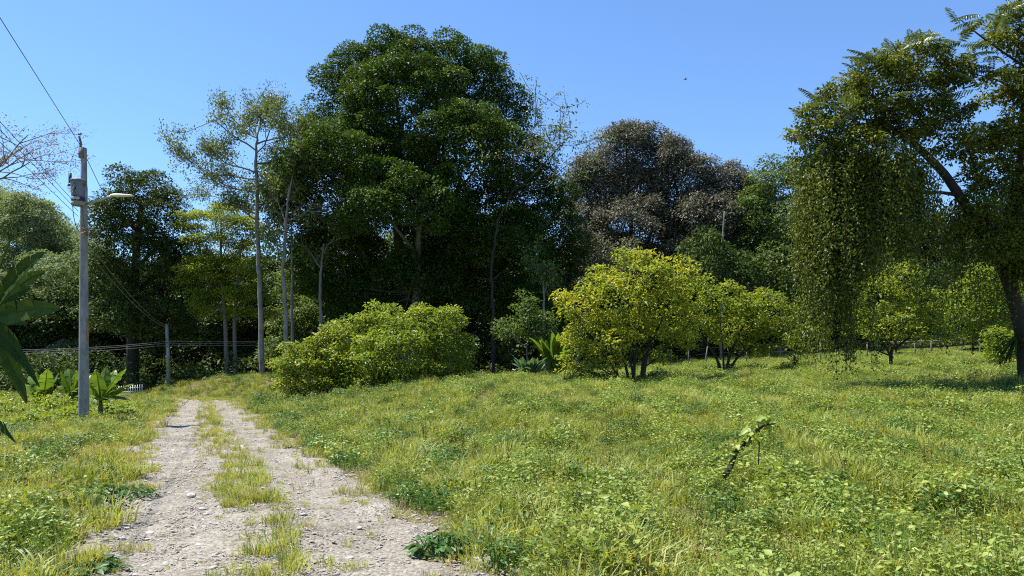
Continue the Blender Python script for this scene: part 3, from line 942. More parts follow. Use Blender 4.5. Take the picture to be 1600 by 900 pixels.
# ------------------------------------------------------------------ the vine-hung tree on the right
YR = 24.0
vine_root = tree('leaning_tree', 'dark leaning tree hung with vines at the right edge', 'tree', YR, 1592,
     [(1272, 205, 34, 38), (1318, 170, 46, 46), (1375, 130, 46, 44), (1432, 106, 44, 38), (1485, 118, 26, 26), (1340, 245, 55, 42), (1415, 195, 48, 42),
      (1475, 180, 36, 34), (1295, 285, 42, 42), (1365, 295, 46, 42), (1500, 225, 34, 24), (1592, 50, 36, 50), (1612, 130, 40, 50), (1565, 222, 42, 34), (1610, 260, 42, 50), (1600, 350, 38, 45), (1525, 285, 18, 22), (1660, 100, 50, 60), (1660, 250, 60, 80), (1575, 300, 30, 30), (1500, 345, 24, 26, -.8), (1545, 385, 26, 30, -.9), (1588, 430, 26, 34, -.6), (1560, 140, 22, 24), (1545, 245, 36, 26)],
     M['leaf_vine'], M['bark_dark'], .38, 190, .125, .066, tr=.22, nlimb=28, fill=1.0, sep=.95, low=-.85, twig=.012, shell=.2, depth=1.2, maxtwig=260,
     stems=[([(1605, 606), (1598, 520), (1580, 450), (1555, 390), (1512, 325), (1475, 270), (1430, 225), (1370, 190)], .24),
            ([(1580, 450), (1585, 380), (1592, 280), (1600, 150), (1610, 60)], .15), ([(1548, 385), (1540, 310), (1525, 270), (1510, 220)], .07), ([(1500, 305), (1465, 300), (1430, 303)], .07), ([(1610, 110), (1565, 80), (1530, 55), (1500, 30)], .04), ([(1600, 150), (1560, 125), (1520, 115)], .04)])


def frond_mesh(seed, L=.95, n=11):
    r = np.random.default_rng(seed)
    t = np.linspace(.12, 1, n)
    sag = .28 + .15 * r.random()
    cx = t * L
    cz = L * (.15 * t - sag * t * t)
    mbp, mbd, mbn, ln = [], [], [], []
    for s in (-1, 1):
        mbp.append(np.stack([cx, np.zeros(n), cz], -1))
        d = np.stack([np.full(n, .45), np.full(n, s * 1.0), -.35 - .25 * r.random(n)], -1)
        mbd.append(d)
        mbn.append(np.tile([0., -.2 * s, 1.], (n, 1)) + r.normal(0, .12, (n, 3)))
        ln.append(.27 * np.sin(np.clip(t * 2.6 + .35, 0, 3.0)) ** .6)
    p = np.concatenate(mbp)
    V, F = leaf_arrays(p, np.concatenate(mbd), np.concatenate(mbn), np.concatenate(ln), .08, .1, .25)
    tv = np.stack([np.linspace(0, L, 6), np.zeros(6), L * (.15 * np.linspace(0, 1, 6) - sag * np.linspace(0, 1, 6) ** 2)], -1)
    mb = MB()
    mb.tube(tv, np.linspace(.012, .004, 6), 3, cap=False)
    V2 = np.concatenate(mb.v)
    F2 = np.concatenate(mb.f4) + len(V)
    return build_mesh('frond', np.concatenate([V, V2]), [F, F2], M['leaf_frond'], np.concatenate([np.repeat(r.random(len(p)), 2), np.full(len(F2), .5)]))


fronds = [frond_mesh(s) for s in (1, 2, 3, 4)]
fr_pts = []
for (x0, y0, x1, y1, n) in [(1245, 190, 1290, 155, 12), (1290, 145, 1350, 105, 14), (1345, 105, 1420, 72, 18), (1420, 72, 1500, 78, 20), (1490, 85, 1530, 125, 12),
                            (1270, 200, 1500, 140, 26), (1380, 190, 1500, 250, 12), (1495, 25, 1560, 45, 7), (1530, 60, 1600, 10, 10), (1565, 100, 1600, 180, 12), (1580, 190, 1600, 340, 14), (1252, 220, 1280, 270, 5), (1560, 330, 1600, 420, 14), (1500, 120, 1535, 135, 8), (1430, 330, 1500, 420, 8)]:
    t = rng.random(n)
    for q in t:
        fr_pts.append((x0 + (x1 - x0) * q + rng.normal(0, 6), y0 + (y1 - y0) * q + rng.normal(0, 5)))
vl = np.array(vine_root.location)
for (x, y) in fr_pts:
    p = P(x + 6, y + 10, YR) - vl + [0, rng.normal(-.3, .7), 0]
    f = obj('frond', fronds[rng.integers(4)], vine_root, p)
    az = rng.uniform(0, 6.28) if rng.random() < .5 else rng.choice([math.pi, 0]) + rng.normal(0, .5)
    f.rotation_euler = (rng.normal(0, .3), rng.uniform(-1.0, .1), az)
    s = rng.uniform(.55, .95)
    f.scale = (s, s, s)


def vine_curtain(name, label, strands, leafL, leafW, per_m):
    Ps, tubes = [], MB()
    for (x, y0, y1, dep) in strands:
        a, b = P(x, y0, YR) + [0, dep, 0], P(x + rng.normal(0, 5), y1, YR) + [0, dep, 0]
        b[2] = max(b[2], float(terrain(b[0], b[1])) + .05)
        if b[2] > a[2] - .2:
            continue
        ln = a[2] - b[2]
        n = max(4, int(ln / .3))
        t = np.linspace(0, 1, n)[:, None]
        w = np.cumsum(rng.normal(0, .06, (n, 3)), 0) * [1, 1, .0]
        pts = a * (1 - t) + b * t + w
        tubes.tube(pts, .006, 3, cap=False)
        m = int(ln * per_m * rng.uniform(.5, 1.2))
        tt = rng.random(m) ** 1.15 * (n - 1)
        q = np.stack([np.interp(tt, np.arange(n), pts[:, k]) for k in range(3)], 1)
        Ps.append(q + rng.normal(0, rng.uniform(.04, .2), q.shape))
    p = np.concatenate(Ps)
    n = len(p)
    D = norm(rng.normal(0, .6, (n, 3)) + [0, 0, -.8])
    Nn = norm(rng.normal(0, .7, (n, 3)) + [-.3, -.3, .6])
    s = rng.uniform(.6, 1.3, n)
    V, F = leaf_arrays(p, D, Nn, leafL * s, leafW * s)
    root = thing(name, label, 'vine', (0, 0, 0))
    obj('leaves', build_mesh('leaves', V, F, M['leaf_vine'], np.repeat(rng.random(n), 2)), root)
    obj('stems', tubes.mesh('stems', M['bark_dark']), root)


st = []
for i in range(400):
    x = rng.uniform(1245, 1445)
    if x < 1335:
        y1 = rng.uniform(330, 480) if rng.random() < .75 else rng.uniform(470, 565)
        y0 = rng.uniform(210, 400)
    else:
        y1 = rng.uniform(300, 460) - (x - 1335) * .45
        y0 = rng.uniform(230, 300)
    st.append((x, y0, y1, rng.normal(.1, .6)))
vine_curtain('vine_curtain', 'dense leafy vine curtain hanging from left side of the leaning tree', st, .085, .055, 95)
st = [(x, rng.uniform(420, 470), rng.uniform(545, 598), rng.normal(0, .25)) for x in rng.normal(1325, 12, 14)]
st += [(x, rng.uniform(250, 420), rng.uniform(480, 560), rng.normal(0, .4)) for x in rng.uniform(1430, 1600, 22)]
st += [(x, rng.uniform(270, 380), rng.uniform(380, 470), rng.normal(-.2, .5)) for x in rng.uniform(1440, 1610, 60)]
vine_curtain('vine_strands', 'thin trailing vine strands reaching the grass below the curtain and trunk', st, .09, .055, 42)


# strap-leaved plant on the leaning trunk
def strip_leaf(root, tip, width, sag, n=9, torn=0.0, fold=.25, side=None, seed=0):
    """long blade from root to tip with midrib; torn > 0 splits the blade into ribbons"""
    r = np.random.default_rng(seed)
    root, tip = np.asarray(root, float), np.asarray(tip, float)
    mid = (root + tip) / 2 + np.array([0, 0, sag])
    c = bez(root, mid, tip, n + 1)
    t = np.linspace(0, 1, n + 1)
    w = width * .5 * np.sin(np.clip(t * .93 + .07, 0, 1) ** .75 * math.pi) ** .6
    w[-1] = width * .06
    w = w * np.clip((t - .02) / .22, .12, 1)
    T = norm(np.gradient(c, axis=0))
    S = np.cross(T, [0, 0, 1.0]) if side is None else np.tile(side, (n + 1, 1)).astype(float)
    S = norm(S)
    N2 = norm(np.cross(S, T))
    V, F = [], []
    for s in (-1, 1):
        for i in range(n):
            j = r.normal(0, torn, 2)
            gap = 1 - .25 * min(1, torn * 3) * r.random()
            e0 = c[i] + s * S[i] * w[i] - N2[i] * w[i] * (fold + j[0] * .8)
            e1 = c[i + 1] + s * S[i + 1] * w[i + 1] - N2[i + 1] * w[i + 1] * (fold + j[0] * .8)
            e1 = e0 + (e1 - e0) * gap
            b = len(V)
            V += [c[i], c[i + 1], e1, e0]
            F.append([b, b + 1, b + 2, b + 3] if s > 0 else [b, b + 3, b + 2, b + 1])
    mb = MB()
    mb.tube(c + N2 * .003, np.linspace(width * .05, width * .012, n + 1), 4, cap=False)
    V2 = np.concatenate(mb.v)
    F2 = np.concatenate(mb.f4) + len(V)
    F = np.concatenate([np.array(F), F2])
    return np.concatenate([np.array(V), V2]), F, np.concatenate([r.random(2 * n) * .35 + r.random() * .6, np.full(len(F2), .95)])


def leaf_plant(name, label, cat, base, leaves, mat, stem=None, group=None, torn=.06, fold=.25, stem_mat=None, side=None):
    """leaves: (root xyz, tip xyz, width, sag) in world; each blade is a part"""
    root = thing(name, label, cat, base, group)
    base = np.asarray(base, float)
    if stem:
        mb = MB()
        pts, rad = stem
        mb.tube(np.array(pts) - base, rad, 9)
        obj('stem', mb.mesh('stem', stem_mat or M['stem_green']), root)
    for i, (a, b, w, sag) in enumerate(leaves):
        V, F, rv = strip_leaf(a, b, w, sag, torn=torn, fold=fold, side=None if side is None else np.array(side) + rng.normal(0, .2, 3), seed=int(rng.integers(1e6)))
        obj('leaf', build_mesh('leaf', V - base, F, mat, rv), root)
    return root


bp = P(1588, 530, YR - .25)
lv = []
for i in range(26):
    az = rng.uniform(0, 6.28)
    ln = rng.uniform(.45, .85)
    d = np.array([math.cos(az), math.sin(az) * .8, rng.uniform(-.9, .5)])
    lv.append((bp, bp + d * ln + [0, 0, -.25], rng.uniform(.06, .1), .22))
leaf_plant('strap_leaf_plant', 'dark strap-leaved plant growing on the leaning trunk at right edge', 'plant', bp, lv, M['banana_dark'], torn=0)

# ------------------------------------------------------------------ banana plants
def at_leaf(root, px, py, Y, w, sag):
    return (root, P(px, py, Y), w, sag)


Yb = 13.0
b0 = G(-40, Yb)
topb = P(-26, 505, Yb)
leaf_plant('banana_plant', 'large dark banana plant reaching in at the left edge', 'banana plant', b0,
           [at_leaf(topb, 26, 356, 12.6, .36, .25), at_leaf(topb, 70, 395, 12.8, .36, .30), at_leaf(topb, 48, 450, 13.6, .32, .22), at_leaf(topb, 95, 482, 12.6, .38, .16),
            at_leaf(topb, 42, 506, 13.8, .34, .20), at_leaf(topb, 34, 545, 14.2, .3, .25), at_leaf(topb, 62, 604, 12.6, .36, .40), at_leaf(topb, 42, 630, 13.2, .36, .35), at_leaf(topb, -150, 420, 12.8, .4, .5), at_leaf(topb, -160, 520, 13, .4, .5),
            at_leaf(topb, -40, 340, 13.2, .35, .2), at_leaf(P(-25, 650, Yb), 24, 690, 12.4, .30, .22), at_leaf(topb, 70, 425, 14.5, .32, .3)],
           M['banana_dark'], ([b0 + [0, 0, -.1], (b0 + topb) / 2 + [.05, 0, 0], topb], [.16, .13, .07]), torn=.10, fold=.22, side=(.05, .12, 1.0))


def young_banana(name, label, px, Y, hgt, nl, tips, w, group, mat='banana', stemh=.35):
    b = G(px, Y)
    t = b + [0, 0, hgt * stemh]
    lvs = [(t, P(x, y, Y + o), w * rng.uniform(.85, 1.15), s) for (x, y, o, s) in tips]
    return leaf_plant(name, label, 'banana plant', b, lvs, M[mat], ([b + [0, 0, -.1], t], [.10, .06]), group, torn=.12)


young_banana('banana_plant', 'bright young banana plant directly right of the concrete pole base', 157, 26.5, 2.0, 9,
             [(197, 576, 0, .25), (208, 600, -.3, .2), (166, 574, .3, .2), (150, 580, -.3, .15), (180, 578, .6, .25), (142, 586, .5, .2), (140, 600, -.2, .25), (205, 626, .2, .3), (180, 625, -.5, .25), (142, 630, -.4, .3), (165, 628, .5, .3)], .56, 'young banana plants')
young_banana('banana_plant', 'bright young banana clump just left of the concrete pole base', 112, 31, 1.6, 8,
             [(119, 578, 0, .2), (95, 580, -.3, .2), (128, 584, .3, .2), (108, 576, .5, .2), (140, 592, 0, .3), (104, 592, .4, .2), (135, 603, -.4, .25), (88, 604, 0, .3), (120, 612, -.5, .3)], .6, 'young banana plants')
young_banana('banana_plant', 'bright young banana clump beside the drooping dark leaves at left edge', 68, 31, 1.6, 8,
             [(57, 580, 0, .2), (74, 577, -.3, .2), (92, 582, .3, .2), (66, 584, .6, .2), (45, 588, .5, .3), (50, 596, .4, .2), (40, 605, -.4, .25), (82, 603, 0, .3), (30, 598, .3, .3), (62, 612, -.5, .3)], .6, 'young banana plants')
young_banana('banana_plant', 'small bright banana plant at the far end of the gravel track', 320, 56, 1.2, 8,
             [(312, 604, 0, .2), (328, 605, -.3, .2), (336, 612, .3, .2), (306, 612, .4, .2), (320, 602, -.4, .2), (340, 617, 0, .2), (304, 618, 0, .2)], .34, 'young banana plants', stemh=.2)

# broad-leaved clumps by the wood's edge
def broad_clump(name, label, px, Y, w_px, top_py, n, lw, mat):
    b = G(px, Y)
    k = Y / FPX
    hgt = CAMZ + (HORIZ - top_py) * k - b[2]
    lvs = []
    for i in range(n):
        az = rng.uniform(0, 6.28)
        r0 = w_px * k * rng.uniform(.05, .45)
        s = b + [r0 * math.cos(az), r0 * math.sin(az), rng.uniform(.05, .35) * hgt]
        r1 = r0 + rng.uniform(.25, 1.0) * w_px * k
        e = b + [r1 * math.cos(az + rng.normal(0, .3)), r1 * math.sin(az), 0] + [0, 0, hgt * rng.uniform(.4, 1.0)]
        lvs.append((s, e, lw * rng.uniform(.8, 1.3), .22 * hgt))
    leaf_plant(name, label, 'plant', b, lvs, M[mat], None, None, torn=.02)


broad_clump('broadleaf_plant', 'blue-green broad-leaved plant at the edge of the dark wood', 829, 42, 26, 556, 34, .34, 'blue_leaf')
broad_clump('broadleaf_plant', 'bright green tall broad-leaved clump left of the yellow-green tree', 868, 43, 36, 520, 60, .36, 'banana')

# ------------------------------------------------------------------ utility poles, lamp, cables
Yp = 25.0
pb = G(131, Yp)
kp = Yp / FPX
pole = thing('utility_pole', 'round grey concrete utility pole with transformer and street lamp arm', 'utility pole', pb)
ztop = CAMZ + (HORIZ - 231) * kp - pb[2]


def zp(py):
    return CAMZ + (HORIZ - py) * kp - pb[2]


mb = MB()
mb.lathe((0, 0, 0), [(.165, -.2), (.163, 0), (.155, 1.2), (.14, 3.2), (.12, 5.5), (.105, 7.2), (.088, ztop - .02), (.08, ztop), (.001, ztop + .005)], 20)
shaft = obj('shaft', mb.mesh('shaft', M['concrete']), pole)
for i, z in enumerate(np.arange(1.6, ztop - .3, .62)):
    mb = MB()
    r = .158 - .0092 * z
    mb.tube([[.012, -r - .003, z], [.012, -r + .03, z]], .016, 8)
    obj('bolt_hole', mb.mesh('bolt_hole', M['dark'], False), pole)
for z in (zp(246), zp(292), zp(322), zp(330)):
    mb = MB()
    r = .165 - .0092 * z
    mb.lathe((0, 0, z), [(r - .03, -.03), (r, -.03), (r, .03), (r - .03, .03)], 20)
    obj('steel_band', mb.mesh('steel_band', M['galv']), pole)
mb = MB()   # pin insulator block and bracket at the top
mb.box((-.03, -.06, ztop - .18), (.16, .12, .34))
obj('top_bracket', mb.mesh('top_bracket', M['post'], False), pole)
mb = MB()
mb.lathe((-.09, -.02, ztop + .02), [(.001, 0), (.03, 0), (.05, .04), (.03, .06), (.055, .10), (.03, .13), (.045, .17), (.001, .2)], 12)
obj('insulator', mb.mesh('insulator', M['ceramic']), pole)
mb = MB()
mb.tube([[-.10, -.02, ztop + .2], [-.12, -.06, ztop + .36]], .035, 8)
mb.tube([[-.15, -.06, ztop + .42], [-.04, -.06, ztop + .44]], .03, 8)
obj('insulator', mb.mesh('insulator', M['ceramic']), pole)

# transformer: tapered tank in front of the shaft
zt, zb = zp(286), zp(325)
tk = thing('transformer', '', '', (0, 0, 0))
for k_ in ('label', 'category'):
    del tk[k_]
tk.parent = pole
tk.location = (0.0, -.33, 0)
H = zt - zb
mb = MB()
mb.lathe((0, 0, zb), [(.001, 0), (.17, 0), (.18, .02), (.19, .12), (.215, H * .9), (.22, H - .03), (.235, H - .03), (.235, H), (.21, H + .03), (.001, H + .05)], 28)
obj('tank', mb.mesh('tank', M['tank']), tk)
mb = MB()
mb.lathe((0, 0, zb), [(.176, .005), (.196, .012), (.201, .13), (.19, .13)], 28)
obj('tank_base_band', mb.mesh('tank_base_band', M['tank_rust']), tk)
mb = MB()
mb.lathe((0, 0, zb + .14), [(.19, 0), (.203, 0), (.206, .13), (.19, .13)], 28)
obj('lettered_band', mb.mesh('lettered_band', M['navy']), tk)
for i in range(6):      # pale capitals on the band: short strokes, as unreadable as in the photograph
    a = -math.pi / 2 + (i - 2.5) * .24
    for (da, z0, z1) in [(-.06, .02, .11), (.04, .02 + .02 * (i % 2), .11)]:
        mb = MB()
        p0 = np.array([.207 * math.cos(a + da), .207 * math.sin(a + da), zb + .14 + z0])
        p1 = np.array([.209 * math.cos(a + da + .03), .209 * math.sin(a + da + .03), zb + .14 + z1])
        mb.tube([p0, p1], .009, 4)
        obj('letter_stroke', mb.mesh('letter_stroke', M['white'], False), tk)
for (x0, z0, x1, z1, m_) in [(.0, .70, .03, .62, 'dark'), (.03, .62, -.03, .58, 'dark'), (-.09, .47, .02, .63, 'white'), (.0, .56, .05, .50, 'dark'), (.05, .5, -.02, .46, 'dark'),
                             (-.01, .42, .03, .36, 'dark'), (.0, .33, .0, .27, 'navy'), (.05, .33, .05, .27, 'navy'), (-.05, .33, -.05, .27, 'navy'), (-.05, .44, -.08, .40, 'white'), (.0, .49, .06, .58, 'dark')]:
    mb = MB()
    f = lambda x, z: [x, -math.sqrt(max(.0, (.193 + .024 * z / H) ** 2 - x * x)) - .002, zb + z]
    mb.tube([f(x0, z0), f((x0 + x1) / 2, (z0 + z1) / 2), f(x1, z1)], .011, 4)
    obj('painted_mark', mb.mesh('painted_mark', M[m_], False), tk)
for s in (-1, 1):
    mb = MB()
    mb.tube([[s * .2, -.02, zt - .1], [s * .27, -.04, zt - .14], [s * .30, -.05, zt - .2]], [.03, .04, .02], 8)
    obj('bushing', mb.mesh('bushing', M['ceramic']), tk)
    mb = MB()
    mb.box((s * .1, .24, zb + H * .5), (.05, .18, H * .7))
    obj('mounting_lug', mb.mesh('mounting_lug', M['galv'], False), tk)
    mb = MB()
    mb.tube([[s * .15, -.05, zb + .02], [s * .15, 0, zb - .3], [s * .13, .1, zb - .62], [s * .08, .22, zb - .8]], .012, 5)
    obj('lead', mb.mesh('lead', M['wire']), tk)
# fuse cutout on the left
mb = MB()
xf = (115 - 131) * kp
mb.tube([[xf - .0, -.2, zp(293)], [xf, -.2, zp(273)]], [.045, .05], 10)
obj('fuse_cutout', mb.mesh('fuse_cutout', M['dark']), pole)
mb = MB()
mb.tube([[xf, -.2, zp(289)], [xf + .1, -.2, zp(291)], [xf + .12, -.2, zp(284)], [-.1, -.1, zp(286)]], .022, 6)
obj('cutout_bracket', mb.mesh('cutout_bracket', M['dark']), pole)
mb = MB()
mb.tube(bez(np.array([xf, -.2, zp(272)]), np.array([xf - .02, -.2, zp(250)]), np.array([-.1, -.03, ztop + .2]), 8), .006, 4)
obj('lead', mb.mesh('lead', M['wire']), pole)
mb = MB()
mb.tube(bez(np.array([xf, -.2, zp(272)]), np.array([xf + .1, -.2, zp(258)]), np.array([-.07, -.1, zp(268)]), 8), .006, 4)
obj('lead', mb.mesh('lead', M['wire']), pole)


def dry_tuft(name, c, r, n, mat, parent):
    c = np.asarray(c, float)
    u = norm(rng.normal(0, 1, (n, 3)))
    V, F = leaf_arrays(c + u * r * .3, u + [0, 0, -.5], rng.normal(0, 1, (n, 3)), r * rng.uniform(.6, 1.4, n), r * .1)
    return obj(name, build_mesh(name, V, F, mat, np.repeat(rng.random(n), 2)), parent)


dry_tuft('dry_plant_tuft', (.22, -.15, zp(362)), .2, 90, M['dry'], pole)
dry_tuft('dry_plant_tuft', (-.24, -.2, zp(298)), .14, 60, M['dry'], pole)
# lamp arm and head
mb = MB()
mb.tube([[.05, -.12, zp(322)], [.25, -.14, zp(320)], [.6, -.2, zp(315)], [.95, -.26, zp(310.5)], [1.1, -.28, zp(309)]], .036, 8)
obj('lamp_arm', mb.mesh('lamp_arm', M['galv']), pole)
mb = MB()
pr = [(1.02, .05, .035), (1.15, .10, .05), (1.35, .13, .045), (1.6, .12, .03), (1.76, .06, .015)]
vv, ff = [], []
for (x, w, h) in pr:
    z0 = zp(308.6) - (x - 1.0) * .03
    y0 = -.28 - (x - 1.0) * .1
    vv += [[x, y0 - w, z0], [x, y0 - w * .6, z0 + h], [x, y0 + w * .6, z0 + h], [x, y0 + w, z0], [x, y0 + w * .7, z0 - h * .6], [x, y0 - w * .7, z0 - h * .6]]
for i in range(len(pr) - 1):
    for j in range(6):
        k2 = (j + 1) % 6
        ff.append([i * 6 + j, i * 6 + k2, i * 6 + 6 + k2, i * 6 + 6 + j])
mb.add(vv, ff)
mb.add([vv[j] for j in range(6)], [[0, 3, 2, 1], [0, 5, 4, 3]])
mb.add([vv[24 + j] for j in range(6)], [[0, 1, 2, 3], [0, 3, 4, 5]])
obj('lamp_head', mb.mesh('lamp_head', M['white'], False), pole)
mb = MB()
mb.box((.148, -.03, zp(515)), (.012, .08, .7))
obj('orange_strip', mb.mesh('orange_strip', M['orange'], False), pole)

# far pole
Yq = 58.0
qb = G(264, Yq)
far = thing('utility_pole', 'slim grey utility pole far off beside the end of the track', 'utility pole', qb)
kq = Yq / FPX
hq = CAMZ + (HORIZ - 507) * kq - qb[2]
mb = MB()
mb.tube([[0, 0, -.2], [-.06, 0, hq * .5], [-.17, 0, hq]], [.16, .135, .11], 12)
obj('shaft', mb.mesh('shaft', M['concrete']), far)
for zz in (530, 535, 541):
    mb = MB()
    z = CAMZ + (HORIZ - zz) * kq - qb[2]
    mb.tube([[-.14, -.12, z], [-.14, -.2, z]], .05, 8)
    obj('insulator', mb.mesh('insulator', M['ceramic']), far)
mb = MB()
mb.box((-.03, -.15, 1.9), (.2, .03, .5))
obj('yellow_plate', mb.mesh('yellow_plate', noise_mat('ochre', [(.22, .17, .05), (.3, .24, .08)], 6, .7, 0), False), far)


def cable(label, a, b, r, sag, mat, group=None):
    a, b = np.asarray(a, float), np.asarray(b, float)
    n = 24
    t = np.linspace(0, 1, n)[:, None]
    p = a * (1 - t) + b * t - np.array([0, 0, 1]) * sag * 4 * t * (1 - t)
    mb = MB()
    mb.tube(p - a, r, 5)
    return obj('overhead_cable', mb.mesh('overhead_cable', mat), None, a, label=label, category='cable', **({'group': group} if group else {}))


A = P(126, 226, Yp) + [0, -.05, 0]
d1 = P(0, 28, 17.0) - A
cable('single thick cable climbing from pole top to the upper left', A, A + d1 * 3.6, .010, 0.0, M['wire'])
cable('single cable descending from pole top behind the lamp arm', A, P(175, 330, 34), .012, 0.0, M['wire'])
for i, (y0, y1, w_) in enumerate([(190, 322, 'highest'), (203, 330, 'middle'), (222, 338, 'lowest')]):
    a = P(122, y1, Yp)
    d2 = P(0, y0, 17.0) - a
    cable(f'{w_} of three low cables from under the transformer to the left', a, a + d2 * 3.6, .008, .0, M['wire'], 'low cables to the left')
for i, (y0, y1, w_) in enumerate([(378, 509, 'upper'), (392, 512, 'lower')]):
    cable(f'{w_} of two cables slanting down from near pole to far pole', P(136, y0, Yp), P(260, y1, Yq), .014, .4, M['wire'], 'cables between the poles')
for (zz, zl, zr, w_) in [(534, 543, 530, 'highest'), (536.5, 545.5, 532, 'middle'), (540, 549, 536, 'lowest')]:
    a = P(-40, zl + 4, 50)
    bq = P(258, zz, Yq) + [0, -.2, 0]
    c_ = P(620, zr - 3, 62)
    n = 14
    t = np.linspace(0, 1, n)[:, None]
    p1 = a * (1 - t) + bq * t - np.array([0, 0, 1]) * .18 * 4 * t * (1 - t)
    p2 = bq * (1 - t) + c_ * t - np.array([0, 0, 1]) * .12 * 4 * t * (1 - t)
    mb = MB()
    mb.tube(np.concatenate([p1, p2[1:]]) - bq, .013, 5)
    obj('overhead_cable', mb.mesh('overhead_cable', M['wire_pale']), None, bq, label=f'{w_} of three pale level cables running past the far pole', category='cable', group='level cables on the far pole')

# ------------------------------------------------------------------ fences
fen = thing('picket_fence', 'short white picket fence at the left end of the track', 'fence', G(205, 56))
fb = np.array(fen.location)
mb = MB()
mb.box((0, 0, .3), (.05, .02, .66))
pk = mb.mesh('picket', M['white'], False)
for i in range(11):
    g = G(186 + i * 3.6, 56 + .1 * i)
    obj('picket', pk, fen, g - fb + [0, 0, .12])
for z in (.3, .55):
    mb = MB()
    mb.tube([G(182, 55.95) - fb + [0, .05, z], G(225, 57.1) - fb + [0, .05, z]], .02, 4)
    obj('rail', mb.mesh('rail', M['white'], False), fen)

fen = thing('wire_fence', 'wire fence on pale wooden posts along the back of the field', 'fence', G(1150, 50))
fb = np.array(fen.location)
fposts = []
for (px, Y, y1) in [(1012, 50, 547), (1048, 50, 546), (1076, 50, 545), (1104, 50, 541), (1166, 50, 539), (1202, 50, 541), (1282, 44, 534), (1325, 44, 532), (1355, 45, 538), (1430, 46, 536), (1455, 46, 538), (1502, 46, 536), (1530, 46, 537), (1570, 46, 536)]:
    g = G(px, Y)
    top = P(px, y1, Y)
    mb = MB()
    h = max(1.1, top[2] - g[2])
    mb.tube([[0, 0, -.1], [rng.normal(0, .03), 0, h * .5], [rng.normal(0, .04), 0, h]], [.045, .042, .04], 7)
    obj('post', mb.mesh('post', M['post']), fen, g - fb)
    fposts.append((g, h))
for frac in (.35, .65, .92):
    mb = MB()
    mb.tube(np.array([g + [0, -.06, h * frac] for g, h in fposts]) - fb, .004, 4)
    obj('wire', mb.mesh('wire', M['wire']), fen)

lw = thing('low_rail', 'low dark rail with pale top edge behind the citrus tree', 'rail', G(1460, 49))
lb = np.array(lw.location)
for (z, r, m_) in [(.62, .09, 'dark'), (.95, .07, 'white'), (.25, .07, 'dark')]:
    mb = MB()
    mb.tube([G(1395, 49) - lb + [0, 0, z], G(1475, 49) - lb + [0, 0, z], G(1560, 49) - lb + [0, 0, z]], r, 6)
    obj('rail_bar', mb.mesh('rail_bar', M['dark' if m_ == 'dark' else 'post']), lw)
for px in (1400, 1440, 1480, 1520, 1555):
    mb = MB()
    mb.box((0, 0, .5), (.1, .1, 1.1))
    obj('rail_post', mb.mesh('rail_post', M['dark'], False), lw, G(px, 49.15) - lb)

# ------------------------------------------------------------------ vine-wrapped stick in the field
def heart_mesh(name, L, W, mat):
    v = [[0, 0, 0], [-.12 * L, .28 * W, .02 * L], [.15 * L, .5 * W, .05 * L], [.6 * L, .36 * W, .03 * L], [L, 0, -.12 * L], [.6 * L, -.36 * W, .03 * L], [.15 * L, -.5 * W, .05 * L], [-.12 * L, -.28 * W, .02 * L], [.4 * L, 0, -.02 * L]]
    f = [[0, 8, 1], [1, 8, 2], [2, 8, 3], [3, 8, 4], [4, 8, 5], [5, 8, 6], [6, 8, 7], [7, 8, 0]]
    f = [[a, c, b] for a, b, c in f]
    return build_mesh(name, v, np.array(f), mat, rng.random(8) * .3 + .4)


heart = heart_mesh('leaf', .095, .075, M['weed'])
Ys = 10.3
sb = G(1116, Ys)
stick = thing('broken_branch', 'bent dark broken branch wrapped in a leafy vine, poking from the grass', 'branch', sb)
pts = np.array([sb + [-.02, 0, -.05], P(1128, 752, Ys), P(1142, 728, Ys), P(1150, 705, Ys), P(1165, 690, Ys), P(1180, 674, Ys), P(1195, 664, Ys), P(1212, 662, Ys)]) - sb
mb = MB()
mb.tube(pts, [.055, .045, .04, .034, .028, .022, .016, .009], 7)
obj('limb', mb.mesh('limb', M['bark_dark']), stick)
mb = MB()
mb.tube(np.array([P(1186, 672, Ys), P(1186, 700, Ys), P(1185, 726, Ys)]) - sb, [.012, .010, .008], 5)
obj('hanging_twig', mb.mesh('hanging_twig', M['bark_dark']), stick)
for i in range(120):
    t = rng.random() ** .6 * 7
    c = np.array([np.interp(t, np.arange(8), pts[:, k]) for k in range(3)])
    c = c + rng.normal(0, .03 + .05 * (t > 4.5), 3) + [-.02, -.03, .02]
    o = obj('leaf', heart, stick, c)
    o.rotation_euler = (rng.normal(0, .5), rng.normal(.3, .4), rng.uniform(0, 6.28))
    s = rng.uniform(.6, 1.2)
    o.scale = (s, s, s)

# dark weeds in the foreground whose leaves can be told apart
hd = heart_mesh('leaf', .085, .05, M['weed_dark'])


def weed_plant(label, px, py, rad, n, hgt):
    Y = CAMZ * FPX / (py - HORIZ)
    g = G(px, Y)
    w = thing('leafy_weed', label, 'weed', g)
    mb = MB()
    for i in range(n):
        az, rr = rng.uniform(0, 6.28), rad * math.sqrt(rng.random())
        c = np.array([rr * math.cos(az), rr * math.sin(az), hgt * rng.uniform(.3, 1.0) * (1 - .5 * (rr / rad) ** 2)])
        o = obj('leaf', hd, w, c)
        o.rotation_euler = (rng.normal(0, .4), rng.normal(.25, .3), az + rng.normal(0, .7))
        s = rng.uniform(.7, 1.2)
        o.scale = (s, s, s)
        mb.tube([[c[0] * .5, c[1] * .5, -.02], c * [.85, .85, .6], c], .004, 3, cap=False)
    obj('stems', mb.mesh('stems', M['stem_green']), w)


weed_plant('dark green leafy weed clump beside the right edge of the track', 692, 866, .28, 190, .2)
weed_plant('low dark leafy weed at the bottom left corner', 130, 893, .34, 150, .1)
weed_plant('dark leafy weed on the left verge halfway to the pole', 185, 780, .45, 170, .2)

